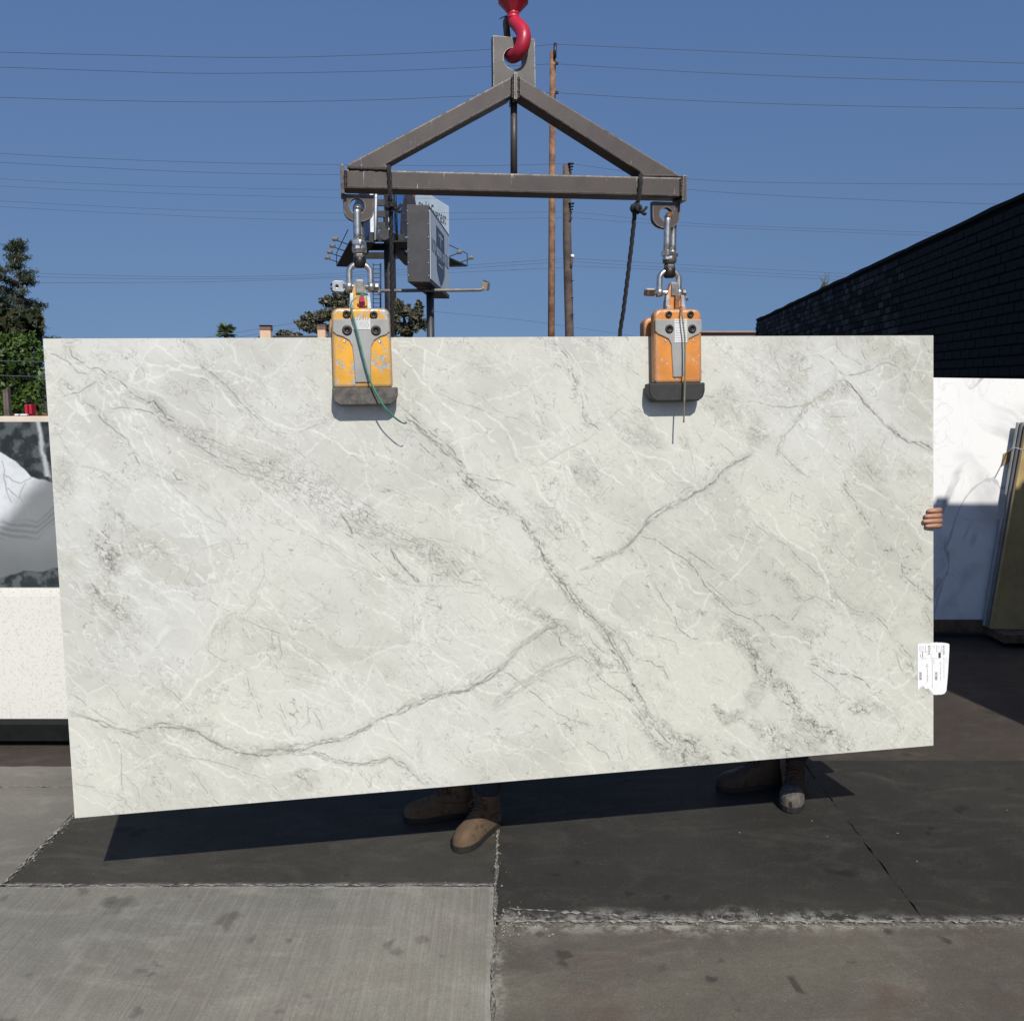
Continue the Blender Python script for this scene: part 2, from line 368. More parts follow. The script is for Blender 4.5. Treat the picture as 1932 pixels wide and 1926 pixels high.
        # pale healed fractures everywhere, thin dark hairlines in some of them
        h1, h2, hid = vor(U*3.4, V*6.0, 5); ed = sstep(.020, .003, h2-h1)*sstep(.40, .62, fbm(X*4, Y*4, 23)); s.white = np.maximum(s.white, ed*.55)
        k1, k2, kid = vor(U*7.5+3, V*12, 8); s.white = np.maximum(s.white, sstep(.026, .004, k2-k1)*sstep(.42, .62, fbm(X*6, Y*6, 28))*.42)
        for a, b, sd, th, st, m0 in ((2.6, 5, 21, .010, .60, .38), (5, 9, 22, .012, .55, .40), (8, 14, 29, .013, .5, .42), (12, 20, 24, .014, .30, .45)):
            s.white = np.maximum(s.white, sstep(th*.6, th*.1, rid(a, b, sd))*sstep(m0, m0+.2, fbm(X*4+sd, Y*4, sd+2))*st)
        for a, b, sd, th, st, m0 in ((3.4, 7, 31, .0042, .55, .43), (6.5, 12, 33, .006, .52, .44), (9, 16, 39, .007, .46, .46), (13, 23, 35, .0085, .36, .48)):
            s.vein = np.maximum(s.vein, sstep(th, th*.2, rid(a, b, sd))*sstep(m0, m0+.12, fbm(X*5+sd, Y*5, sd+2))*(.35+.65*sstep(.4, .6, fbm(X*18, Y*18, sd+5)))*st)
        t = fbm(X*3.0, Y*3.0, 40, 6, .6); t2 = fbm(U*9, V*13, 47, 5, .6)
        s.tone = np.clip(sstep(.38, .66, t)*.42 + (hid-.5)*.26 + (kid-.5)*.16 + (t2-.5)*.7 + .75*smoke + .16 - .25*s.white, 0, 1)
        s.cool = np.clip(s.cool + sstep(.50, .66, fbm(X*1.5+5, Y*1.5+2, 50))*.35, 0, 1)
ST = Stone(1120, 560, 3.2, 1.6)
ORG = dict(A=(160,1290,840/1932), B=(960,1500,1040/1932), C=(2600,1290,1000/1932), D=(2600,2100,1000/1932), E=(1900,2000,900/1733), F=(150,1280,1820/1865), G=(1800,1280,1820/1932))
def stone_xy(c, pts):
    ox, oy, k = ORG[c]; q = [ab(onslab((ox+x*k)/2.0404, (oy+y*k)/2.0404)) for x, y in pts]
    return inv_bilin(q)*np.array([3.2, 1.6])
def V_(c, st, w, *pts, amp=.07, soft=1., halo=True):
    P = stone_xy(c, pts); R = ST.rough(P, amp, 5); n_ = R[::5]
    if w < 2: ST.stroke(ST.vein, R, w*.0018, min(1., st*1.25), soft=soft, breaks=.42)
    else:                                                     # a thick vein is a braid of thin ragged strands
        for k in range(int(w*1.5)+1): ST.stroke(ST.vein, ST.rough(P, amp*1.5, 6) + ST.rng.normal(size=2)*.0018*w, .0024, min(1, st*(1.2 if k < 2 else .75)), soft=1., breaks=.44)
        ST.band(n_, [.0045*w]*len(n_), st*.5)
    if halo and st > .3:
        ST.stroke(ST.white, R, .008, .36, soft=1.8, breaks=.3)
        ST.band(n_, [.010+.01*st]*len(n_), st*.5)                # broken companions along the vein
def W_(c, st, w, *pts): ST.stroke(ST.white, ST.rough(stone_xy(c, pts), .13, 5), w*.0028, st*.8, soft=1.7, breaks=.3)
def B_(c, st, hw, *pts, coarse=False):
    k = ORG[c][2]/2.0404/520; P = ST.rough(stone_xy(c, pts), .08, 2); h = hw if hasattr(hw, '__len__') else [hw]*len(pts)
    ST.band(P, list(np.interp(np.linspace(0, 1, len(P)), np.linspace(0, 1, len(h)), np.array(h)*k*1.25)), min(1, st*1.15), coarse)
def S_(c, st, x, y, rx, ry):
    k = ORG[c][2]/2.0404/520; p = stone_xy(c, [(x, y)])[0]; a_, b_ = (ST.X*.74+ST.Y*.67), (-ST.X*.67+ST.Y*.74); d = np.hypot((ST.X-p[0])/(rx*k), (ST.Y-p[1])/(ry*k)) + (fbm(a_*9, b_*20, 61)-.5)*2.3
    ST.mask = np.maximum(ST.mask, min(1, st*1.25)*sstep(1.2, .2, d))
# upper left
V_('A', .6, 1, (45,150),(150,190),(240,240),(320,330),(430,350),(470,400),(540,470),(580,540)); V_('A', .8, 1.2, (240,95),(270,190),(350,240),(430,300),(500,290),(570,345),(700,410),(770,490),(830,540),(930,585))
V_('A', .5, 1, (470,400),(560,440),(650,520),(720,580),(760,630)); V_('A', .7, 1, (600,650),(720,640),(880,660),(960,680),(1040,740),(1110,810),(1170,840)); V_('A', .9, 2, (930,585),(1000,560),(1060,640),(1110,720),(1170,745),(1230,800))
B_('A', 1, [22,40,42,46,46,50,55,55], (990,640),(1100,760),(1230,830),(1330,900),(1430,960),(1560,1030),(1700,1090),(1860,1190), coarse=True); B_('A', .5, 30, (1000,640),(1170,800),(1340,920))
V_('A', .75, 1, (1230,800),(1430,900),(1600,970),(1740,1060),(1860,1150)); V_('A', .7, 1, (1170,840),(1290,900),(1420,1000),(1530,1070),(1600,1140),(1700,1180),(1810,1250)); V_('A', .7, 1, (400,600),(470,650),(520,730),(600,800),(700,880),(760,920),(790,1010),(850,1120),(920,1230))
B_('A', .6, [20,38,40,20], (430,620),(540,740),(640,840),(770,930)); B_('A', .55, [40,55,55,40], (380,350),(520,430),(650,530),(760,630), coarse=True)
V_('A', .7, 1, (1340,70),(1390,200),(1420,280),(1500,330),(1590,410),(1700,510),(1800,640),(1930,750)); V_('A', .5, 1, (1590,410),(1650,460),(1720,540),(1830,680),(1920,820))
W_('A', .8, 1.5, (980,60),(1100,140),(1230,250),(1430,290),(1660,320),(1930,460)); W_('A', .7, 1.3, (770,420),(950,390),(1130,310),(1240,270)); W_('A', .5, 1, (210,970),(420,930),(600,870)); W_('A', .6, 1, (230,800),(340,940),(480,1050),(600,1130))
V_('A', .3, 1, (140,850),(200,980),(330,1150),(560,1220)); V_('A', .8, 1.2, (1160,1215),(1200,1280),(1300,1285)); V_('A', .5, 1, (1180,1210),(1290,1270),(1400,1330),(1480,1390)); V_('A', .5, 1, (790,1010),(860,1060),(980,1140),(1070,1190))
V_('A', .4, 1, (430,1250),(470,1310),(490,1380)); V_('A', .5, 1, (490,1270),(545,1245),(620,1310),(700,1350)); V_('A', .6, 1.3, (160,560),(230,530),(330,510),(400,460),(480,410)); V_('A', .5, 1, (1340,850),(1400,838),(1520,862)); V_('A', .35, 1, (1090,480),(1200,495),(1380,470),(1480,458),(1600,490),(1700,520))
V_('A', .5, 1, (210,50),(230,75),(320,45)); V_('A', .45, 1, (880,270),(905,310),(910,370)); S_('A', .6, 190, 430, 110, 110); S_('A', .42, 170, 1200, 100, 170); S_('A', .3, 580, 200, 90, 60); S_('A', .35, 60, 380, 50, 90)
# the broad drifting belt through the left middle
B_('B', .60, [60,100,105,100,95,85,60], (60,560),(350,680),(600,830),(850,980),(1100,1100),(1350,1200),(1500,1330)); B_('B', .3, [40,70,60], (180,470),(330,560),(620,660), coarse=True); B_('B', .4, [30,60,60,40], (850,960),(1050,1060),(1300,1180),(1450,1300), coarse=True)
V_('B', .45, 1, (0,150),(100,250),(240,330),(330,430),(450,520),(600,640),(700,740),(830,820),(970,890),(1100,970),(1250,1050),(1400,1080),(1600,1180),(1800,1250)); V_('B', .6, 1.2, (570,910),(640,1010),(740,1060),(830,1140),(940,1240),(1000,1300),(1130,1390))
V_('B', .85, 2, (650,890),(700,960),(740,1040)); V_('B', .85, 2, (1010,1130),(1070,1240),(1160,1330),(1220,1390)); V_('B', .4, 1, (0,860),(200,960),(440,1050),(600,1130),(800,1260),(950,1380)); W_('B', .5, 1, (0,870),(210,965),(450,1060),(810,1270)); V_('B', .4, 1, (390,780),(470,900),(530,1040)); V_('B', .7, 1.5, (820,815),(870,850))
V_('B', .9, 1.3, (1060,90),(1170,200),(1310,320),(1420,400),(1480,480),(1530,540)); V_('B', .8, 2, (1100,190),(1230,290),(1330,380),(1450,470),(1520,540)); V_('B', .7, 1, (1210,380),(1290,460),(1350,500),(1390,550)); B_('B', .6, [10,20,26,16], (1180,240),(1320,370),(1450,470),(1530,545))
V_('B', .9, 1.5, (1470,570),(1530,650),(1600,700),(1680,790),(1800,850),(1932,910)); V_('B', .8, 1, (1500,560),(1580,640),(1680,710),(1780,790),(1870,860)); B_('B', .8, [14,26,30,24], (1500,590),(1620,700),(1720,770),(1900,890)); V_('B', .6, 1, (1530,600),(1660,620),(1810,655),(1900,690))
V_('B', .32, 1, (830,580),(940,670),(1060,710),(1240,800),(1400,930),(1560,980),(1700,1020),(1850,1140),(1932,1190)); W_('B', .6, 1, (940,670),(1240,800),(1400,930),(1700,1020)); V_('B', .45, 1, (1300,0),(1420,50),(1600,120),(1760,180),(1932,210)); V_('B', .4, 1, (1540,0),(1680,70),(1770,160))
V_('B', .5, 1, (220,310),(340,310),(440,270),(560,230),(610,180)); V_('B', .3, 1, (910,1290),(1000,1340),(1200,1400),(1400,1400),(1600,1410),(1750,1460)); W_('B', .75, 1, (1430,390),(1600,330),(1750,280)); W_('B', .6, 1.2, (1620,940),(1760,910),(1850,870)); S_('B', .9, 970, 722, 62, 12); V_('B', .5, 1, (1170,0),(1165,90),(1155,150))
for dx, dy, s_ in ((0,-30,.6), (20,40,.5), (-30,60,.4), (40,-70,.45)): V_('B', s_, 1.2, *[(x+dx, y+dy) for x, y in ((-160,470),(60,560),(200,610),(350,680),(480,745),(600,830),(730,900),(850,980),(980,1035),(1100,1100),(1220,1140),(1350,1200),(1440,1260),(1500,1330),(1700,1400))], amp=.14)
# the long vein through the middle
V_('E', .85, 2, (1120,45),(1180,-20),(1260,-70),(1350,-120)); V_('C', .75, 1.6, (340,1040),(290,1090),(230,1130))
MAIN = ((210,0),(270,90),(340,170),(360,250),(430,380),(500,460),(560,540),(620,630),(700,700),(780,770),(840,850),(880,930),(940,1020),(990,1110),(1020,1200),(1080,1290),(1130,1380),(1140,1450))
B_('E', .95, [26,30,34,34,40,44,46,44,40,36,34,34,36,30,16,14,16,10], *MAIN); V_('E', .8, 1.4, *MAIN); V_('E', .6, 1, *[(x+28, y+4) for x, y in MAIN[4:14]]); V_('E', .5, 1, *[(x-26, y+6) for x, y in MAIN[3:12]])
L2_ = ((0,570),(100,610),(200,630),(300,690),(400,720),(480,770),(540,830),(640,880),(700,960),(760,1030),(800,1080),(780,1150)); B_('E', .75, [24,40,40,40,36,34,60,70,50,40,34,20], *L2_, coarse=True); B_('E', .6, [20,30,30,60,60,20], (300,690),(480,770),(560,850),(640,900),(720,980),(800,1080)); V_('E', .5, 1, *L2_)
V_('E', .7, 1.3, (400,790),(480,860),(500,930),(600,990),(700,1060),(760,1140),(870,1240),(990,1320),(1080,1420),(1180,1530),(1280,1640),(1420,1720),(1550,1790)); B_('E', .95, [16,30,60,85,95,70], (1010,1340),(1090,1430),(1190,1550),(1290,1650),(1420,1710),(1560,1790)); B_('E', .7, [20,40,60], (1120,1400),(1240,1520),(1400,1640), coarse=True)
V_('E', .6, 1.5, (800,1130),(900,1130),(980,1140)); V_('E', .6, 1, (700,830),(740,920),(800,970),(860,1000)); B_('E', .5, [20,30,20], (760,1060),(860,1090),(980,1100))
V_('E', .62, 3, (0,1150),(100,1050),(210,930),(330,860),(400,800),(490,770), soft=1.6); V_('E', .48, 4, (0,1390),(130,1290),(280,1200),(430,1090),(560,1040),(650,1000), soft=2); V_('E', .9, 2.5, (1160,0),(1080,90),(970,210),(920,250),(820,280),(720,300)); V_('E', .45, 3, (920,250),(800,310),(660,370), soft=2); B_('E', .5, 16, (1080,90),(960,220),(800,300))
V_('E', .7, 1.3, (1080,120),(1200,150),(1290,210),(1380,270),(1490,360),(1560,480),(1640,580),(1733,650)); V_('E', .6, 1, (1430,230),(1550,310),(1733,430)); V_('E', .7, 1, (1200,490),(1270,610),(1340,710),(1360,790),(1430,850),(1470,885),(1570,870)); V_('E', .7, 1.2, (840,780),(940,870),(1000,940),(1050,1030),(1170,1050),(1190,1080),(1260,1090),(1300,1190))
V_('E', .5, 1, (1130,860),(1220,870),(1350,910),(1370,1000)); V_('E', .6, 1.1, (40,1100),(140,1160),(260,1260),(380,1360),(480,1440),(600,1490),(700,1525),(820,1520)); V_('E', .5, 1, (430,1090),(500,1180),(600,1250),(700,1300),(780,1335)); V_('E', .6, 1, (600,1680),(680,1640),(740,1670),(780,1710),(840,1730),(870,1800),(890,1850)); V_('E', .5, 1, (890,1640),(950,1760),(990,1840))
V_('E', .4, 1, (180,980),(260,1060),(330,1130)); V_('E', .4, 1, (290,950),(330,1040)); S_('E', .55, 280, 290, 80, 60); S_('E', .4, 420, 80, 90, 60); S_('E', .45, 590, 60, 60, 60); W_('E', .5, 1, (0,130),(100,220),(200,290)); W_('E', .7, 1.5, (780,1335),(900,1360),(1010,1430)); W_('E', .5, 1, (1060,700),(1200,740),(1380,810))
# right, upper
V_('C', .6, 1.5, (200,450),(290,460),(390,470),(500,500),(620,500),(720,530),(850,540),(950,530),(1040,490),(1110,440),(1180,360),(1260,330)); V_('C', .9, 2.5, (1260,330),(1320,390),(1400,500),(1500,600),(1580,680),(1680,760),(1800,810),(1932,860)); V_('C', .6, 1, (1260,300),(1190,240),(1140,180)); V_('C', .4, 1, (1190,240),(1180,340)); V_('C', .6, 1.4, (1260,300),(1400,280),(1500,230),(1580,205),(1640,230),(1700,280),(1740,350))
V_('C', .6, 1, (1040,490),(960,540),(910,620),(880,680),(800,760),(760,830),(760,880)); B_('C', .5, 26, (1040,490),(910,620),(800,760),(760,880)); B_('C', .5, [20,30,30], (950,530),(1100,440),(1250,340)); V_('C', .6, 1, (760,850),(830,920),(890,980),(960,1040),(1010,1060)); V_('C', .85, 2, (560,880),(510,915),(400,970),(320,1040),(320,1070)); V_('C', .8, 3, (300,1090),(230,1130),(130,1180),(60,1230),(0,1250)); V_('C', .6, 1, (160,1120),(80,1140),(0,1200))
V_('C', .75, 1.3, (1250,1130),(1290,1190),(1340,1240),(1360,1310),(1400,1350),(1440,1410),(1500,1500)); B_('C', .6, 13, (1260,1140),(1350,1280),(1410,1370)); V_('C', .5, 1, (1200,30),(1200,90),(1250,150),(1320,190),(1390,225)); V_('C', .5, 1, (1000,80),(1060,150),(1120,180)); V_('C', .6, 1, (1370,40),(1390,130),(1420,190)); V_('C', .5, 1, (1450,20),(1480,120),(1510,90)); V_('C', .7, 1.4, (1830,20),(1860,80),(1890,130)); V_('C', .5, 1, (1640,230),(1720,320),(1750,400)); V_('C', .5, 1, (1800,260),(1830,340),(1880,400))
for q in (((1050,540),(1100,610),(1180,700)), ((1140,610),(1350,590)), ((1260,740),(1290,800),(1300,870)), ((1310,800),(1340,880)), ((1380,930),(1430,1030),(1480,1100)), ((1170,890),(1290,1000),(1360,1050)), ((1500,1150),(1600,1230),(1640,1290)), ((1520,1300),(1560,1370),(1600,1430)), ((500,1280),(560,1340),(600,1420),(700,1490),(830,1565)), ((320,1480),(420,1490),(540,1530),(620,1565)), ((1570,760),(1525,860)), ((920,200),(925,270),(1050,235)), ((930,290),(1010,370),(1110,440)), ((730,110),(770,250),(790,300)), ((150,700),(210,800)), ((320,790),(400,860),(450,910)), ((1690,1290),(1780,1260),(1932,1270))): V_('C', .52, 1, *q)
W_('C', .6, 1.2, (870,1260),(930,1400),(1030,1480),(1130,1560)); W_('C', .6, 1.2, (600,1300),(700,1440),(830,1560)); W_('C', .5, 1, (20,700),(120,900),(140,1100))
for q in ((.34,700,350,330,280),(.5,1250,390,110,60),(.45,650,700,190,150),(.36,1600,250,260,190),(.42,1500,980,330,120),(.4,1720,330,120,140),(.45,900,170,90,60),(.4,230,520,150,120),(.4,60,780,80,120)): S_('C', *q)
# right, lower
for st, w_, q in ((.7,1.3,((60,100),(150,170),(220,290),(310,380),(380,455),(450,510),(580,550),(650,610),(690,700),(760,780),(810,830))), (.6,1,((90,40),(250,150),(370,235),(470,310),(600,380))), (.6,1,((230,260),(290,320),(370,380),(430,450))), (.5,1,((400,455),(520,440),(640,400))), (.5,1,((740,395),(790,430))), (.5,1,((320,530),(420,580),(480,600))), (.75,1.4,((600,530),(650,515),(740,520),(790,560),(830,580),(900,510),(940,420),(1050,370))),
  (.62,1.3,((840,0),(920,100),(1000,155),(1070,220),(1140,290),(1230,400),(1310,470),(1400,495),(1470,505),(1530,560),(1600,660),(1700,770),(1780,850))), (.5,1,((940,350),(1050,380),(1150,440),(1250,520),(1330,590),(1380,660),(1430,740))), (.5,1,((1330,590),(1480,720))), (.5,1,((960,455),(1030,530),(1080,590))), (.8,1.6,((990,880),(1090,910),(1200,955),(1300,960),(1400,1000),(1450,1060))), (.7,1.2,((1000,850),(1090,840),(1140,900),(1200,955))), (.6,1,((990,930),(1100,990),(1200,1070),(1300,1150))),
  (.5,1,((1460,230),(1500,270),(1520,350))), (.4,1,((1180,0),(1290,100),(1370,170))), (.8,1.4,((1540,30),(1620,40),(1680,100),(1680,150),(1760,180))), (.8,1.3,((1690,160),(1690,220),(1740,260),(1800,310),(1850,360),(1900,400))), (.6,1,((1860,480),(1910,600))), (.7,1.2,((1730,950),(1800,1000),(1900,1110))), (.6,1,((1200,1200),(1260,1155))), (.5,1,((1030,1180),(1110,1250))), (.6,1,((1640,810),(1670,900),(1690,930))), (.6,2,((1720,880),(1760,890),(1770,930))), (.4,1,((1780,1340),(1830,1420),(1890,1425))), (.4,1,((1620,1250),(1680,1400)))): V_('D', st, w_, *q)
B_('D', .95, [40,70,60,60,70,75,60,60,80,90], (400,590),(520,680),(580,760),(620,900),(720,1000),(820,1100),(900,1220),(1000,1330),(1130,1400),(1230,1500)); B_('D', .9, [18,36,40,50,70,80], (290,1200),(370,1300),(480,1260),(600,1340),(720,1420),(800,1540)); B_('D', .6, [40,60,70,60], (480,640),(620,860),(640,1000),(560,1180), coarse=True); B_('D', .75, [34,44,34], (770,230),(870,310),(940,400)); B_('D', .7, [20,30,26], (1690,160),(1740,260),(1900,400))
for q in ((.95,980,720,85,110),(.85,1370,1220,180,75),(.75,430,1500,80,70),(.7,1000,1450,240,110),(.8,60,1510,150,90),(.6,1600,40,80,40),(.5,200,500,60,30),(.5,330,690,120,90)): S_('D', *q)
# left, lower
for st, w_, q in ((.8,2.5,((120,1490),(200,1520),(300,1560),(370,1575),(440,1550),(560,1550),(650,1590),(720,1630),(840,1660),(950,1655),(1100,1615),(1190,1600),(1280,1560),(1400,1500),(1530,1440),(1700,1400),(1865,1290))), (.7,2,((840,1660),(960,1640),(1100,1660),(1180,1690),(1260,1700),(1350,1690),(1380,1670),(1450,1710),(1530,1785))), (.5,1,((110,1420),(230,1500),(310,1545))), (.42,1,((130,1230),(250,1370),(330,1470),(400,1540))), (.5,1.2,((370,1620),(500,1650),(620,1680),(720,1700),(800,1730),(900,1760),(960,1820))),
  (.5,1,((580,1690),(640,1780),(710,1860))), (.5,1,((320,1640),(325,1740),(335,1820))), (.42,1,((130,1770),(300,1820),(410,1880))), (.42,1,((340,1745),(390,1800),(400,1860))), (.6,1,((820,1360),(860,1460),(880,1520))), (.5,1,((940,1440),(980,1530),(1000,1590))), (.5,1,((600,910),(575,980),(600,1020),(680,1060),(770,1105),(830,1140),(930,1180),(1010,1210),(1090,1290),(1150,1350))), (.4,1,((880,860),(890,950),(850,1070),(810,1110),(770,1105))), (.42,1,((770,1105),(730,1130),(730,1260))), (.45,1,((700,1150),(670,1220),(670,1260),(780,1310),(830,1340))),
  (.5,1,((920,1180),(910,1280),(940,1330))), (.5,1,((945,1190),(960,1280))), (.36,1,((600,910),(640,850),(720,830),(830,830))), (.5,1,((500,1400),(560,1450),(590,1490))), (.4,1,((450,1310),(520,1390))), (.4,1,((1480,1060),(1480,1180))), (.4,1,((1490,1290),(1520,1310),(1530,1360))), (.32,1,((1640,1110),(1720,1200),(1800,1260))), (.32,1,((90,930),(180,1040),(230,1080))), (.5,1,((1060,1470),(1070,1540))), (.5,1,((1080,1490),(1110,1540),(1115,1570))), (.5,1,((1250,1710),(1310,1780))), (.5,1,((1500,1600),(1500,1700),(1560,1780),(1590,1860))), (.5,1,((780,640),(830,700))), (.4,1,((630,60),(640,140),(760,240),(870,330),(960,430)))): V_('F', st, w_, *q)
for q in ((.7,270,920,110,200),(.45,100,600,55,120),(.5,400,870,80,60),(.4,350,1180,90,80),(.7,1080,1760,90,45),(.35,1260,1700,60,25),(.4,560,1560,120,25),(.3,1600,1400,60,20)): S_('F', *q)
B_('F', .4, [12,20,26,20], (640,1590),(760,1640),(860,1665),(1100,1640)); B_('F', .35, 18, (1180,1600),(1260,1570),(1330,1550))
W_('F', .6, 1.3, (1210,1310),(1350,1260),(1480,1230)); W_('F', .6, 1.3, (860,1010),(960,1130),(1080,1260)); W_('F', .5, 1, (1500,1600),(1480,1700),(1500,1760)); W_('F', .5, 1.2, (120,1270),(300,1330),(480,1400))
# middle, upper
for st, w_, q in ((.72,1.5,((340,30),(400,90),(440,200),(470,280),(480,360),(540,400))), (.5,1,((390,60),(440,140),(490,280))), (.6,1,((530,50),(620,120),(720,190))), (.35,1,((0,240),(120,320),(280,380),(360,420))), (.5,1,((700,780),(600,760),(530,735),(515,690),(580,630))), (.4,1,((730,530),(800,600),(860,640))), (.4,1,((900,440),(930,560),(930,620))), (.35,1,((90,40),(150,130),(200,230)))): V_('G', st, w_, *q)
B_('G', .5, 12, (390,70),(440,200),(480,340)); B_('G', .35, [20,50,40], (250,660),(330,780),(400,900))
for q in ((.5,700,420,140,70),(.6,500,580,95,70),(.55,370,800,90,80),(.4,40,120,70,60),(.35,1050,300,140,100)): S_('G', *q)
W_('G', .6, 1.2, (0,310),(180,260),(330,160)); W_('G', .6, 1.2, (220,470),(330,440),(420,380)); W_('G', .55, 1, (0,760),(100,720),(250,700))
ST.cool = sstep(.9, .2, np.hypot((ST.X-2.95)/.75, (ST.Y-.25)/.5))*.75 + sstep(.9, .2, np.hypot((ST.X-.15)/.6, (ST.Y-.75)/.7))*.7 + sstep(.9, .2, np.hypot((ST.X-.5)/.6, (ST.Y-.1)/.35))*.6
for k in range(85):                                          # long pale healed fractures
    p = ST.rng.rand(2)*np.array([3.2, 1.6])-.1; an = R_(42+ST.rng.normal()*10) if ST.rng.rand() < .7 else R_(-32+ST.rng.normal()*22); l_ = .25+.8*ST.rng.rand()**1.5; q = p + l_*np.array([math.cos(an), math.sin(an)]); mid = (p+q)/2 + ST.rng.normal(size=2)*l_*.07
    R = ST.rough([p, mid, q], .12, 7); ST.stroke(ST.white, R, .0042, ST.rng.uniform(.4, .8), soft=1.5, breaks=.36)
    if k % 3 == 0: ST.stroke(ST.vein, R+.001, .0016, ST.rng.uniform(.2, .45), breaks=.5)
for k in range(300):                                         # long faint hairlines of the stone's own grain, down to the right
    p = ST.rng.rand(2)*np.array([3.2, 1.6]); an = R_(44+ST.rng.normal()*9) if ST.rng.rand() < .85 else R_(-40+ST.rng.normal()*20); l_ = .04+.42*ST.rng.rand()**2.2; q = p + l_*np.array([math.cos(an), math.sin(an)]); mid = (p+q)/2 + ST.rng.normal(size=2)*l_*.05
    R = ST.rough([p, mid, q], .10, 6); s_ = ST.rng.uniform(.12, .42); ST.stroke(ST.vein, R, .0016, s_, breaks=.46)
    if k % 2: ST.stroke(ST.white, R, .005, .35, soft=1.6)
ST.finish()
def stone_mesh(name, S, corners, thick, back, mat):
    """a slab with a finely divided face that carries the stone's fields; corners TL TR BR BL"""
    nu, nv = S.nu, S.nv; c = [np.array(q) for q in corners]; gs, gt = S.gs[..., None], S.gt[..., None]
    P = ((1-gs)*(1-gt)*c[0] + gs*(1-gt)*c[1] + gs*gt*c[2] + (1-gs)*gt*c[3]).reshape(-1, 3)
    i = np.arange(nu*nv).reshape(nv, nu); q = np.stack([i[:-1,:-1], i[1:,:-1], i[1:,1:], i[:-1,1:]], -1).reshape(-1, 4)
    b = np.array(back)*thick; base = nu*nv
    X = np.array([c[0], c[1], c[2], c[3], c[0]+b, c[1]+b, c[2]+b, c[3]+b]) ; q2 = np.array([(0,4,5,1),(1,5,6,2),(2,6,7,3),(3,7,4,0),(4,7,6,5)]) + base
    P = np.concatenate([P, X]); q = np.concatenate([q, q2])
    lo, hi = P.min(0), P.max(0); org = np.array([(lo[0]+hi[0])/2, (lo[1]+hi[1])/2, lo[2]])
    me = bpy.data.meshes.new(name); me.vertices.add(len(P)); me.vertices.foreach_set('co', (P-org).astype(np.float32).ravel())
    me.loops.add(q.size); me.loops.foreach_set('vertex_index', q.astype(np.int32).ravel()); me.polygons.add(len(q))
    me.polygons.foreach_set('loop_start', np.arange(0, q.size, 4, dtype=np.int32)); me.update(calc_edges=True)
    for k, f in (('vein', S.vein), ('white', S.white), ('tone', S.tone), ('cool', S.cool)):
        a = me.attributes.new(k, 'FLOAT', 'POINT'); a.data.foreach_set('value', np.r_[np.clip(f, 0, 1).ravel(), np.zeros(8)].astype(np.float32))
    me.materials.append(mat); o = bpy.data.objects.new(name, me); COL.objects.link(o); o.location = org; return o
slab = stone_mesh('stone_slab', ST, (TL, TR, BR, BL), .013, -SN, M['marble'])
tag(slab, 'large pale grey-green veined stone slab hanging from two orange clamps', 'stone slab')
# ------------------------------------------------------------------ ground: worn concrete panels set in an asphalt yard
yard = MB()
g_ = [-400, -60, -20, -8, -4, -2, 0, 2, 4, 8, 20, 60, 400]; gy_ = [-600, -10, -2, 2, 4.4, 6, 9, 14, 25, 60, 150, 600]
yard.add([(x, y, -.035) for y in gy_ for x in g_], [(j*13+i, j*13+i+1, (j+1)*13+i+1, (j+1)*13+i) for j in range(11) for i in range(12)])
ground = structure(yard.build('ground', M['asphalt'])); ground['label'] = 'brown worn asphalt yard'
rg = np.random.RandomState(11)
def jag(a, b, step=.05, amp=.006):
    a, b = np.array(a, float), np.array(b, float); n = max(2, int(np.hypot(*(b-a))/step)); d = (b-a)/np.hypot(*(b-a)); nn = np.array([-d[1], d[0]])
    return [tuple(a+(b-a)*i/n + (nn*rg.uniform(-amp, amp) if 0 < i < n else 0)) for i in range(n)]
def panel(name, x0, x1, y0, y1, mat, z=0., label=None, skew=(0, 0, 0, 0), kids=None):
    c = [(x0+skew[0], y0), (x1+skew[1], y0), (x1+skew[2], y1), (x0+skew[3], y1)]; P = []
    for i in range(4): P += jag(c[i], c[(i+1) % 4])
    m = MB(); n = len(P); m.add([(x, y, z) for x, y in P]+[(x, y, z-.05) for x, y in P], [tuple(range(n))]+[(i, n+i, n+(i+1) % n, (i+1) % n) for i in range(n)])
    o = m.build(name, mat, ground)
    if label: o['label'] = label
    return o
JX, JX2, JXL = -.060, 1.425, -1.879
panel('concrete_panel', -4.2, JX-.005, -3, 3.268, M['broomed'], 0, 'pale broom-finished concrete panel')
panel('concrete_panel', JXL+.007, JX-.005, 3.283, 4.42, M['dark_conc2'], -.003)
panel('concrete_panel', -4.2, JXL-.007, 3.283, 4.128, M['pale_conc'], .002)
panel('concrete_panel', -4.2, JXL-.007, 4.140, 4.345, M['pale_conc'], .012)
panel('concrete_panel', JX+.006, 4.6, -3, 3.022, M['rough_conc'], -.002, 'rough stained concrete panel with dark oil spots')
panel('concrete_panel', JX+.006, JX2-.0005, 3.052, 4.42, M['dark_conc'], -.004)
panel('concrete_panel', JX2+.0005, 4.6, 3.052, 4.455, M['dark_conc'], -.004)
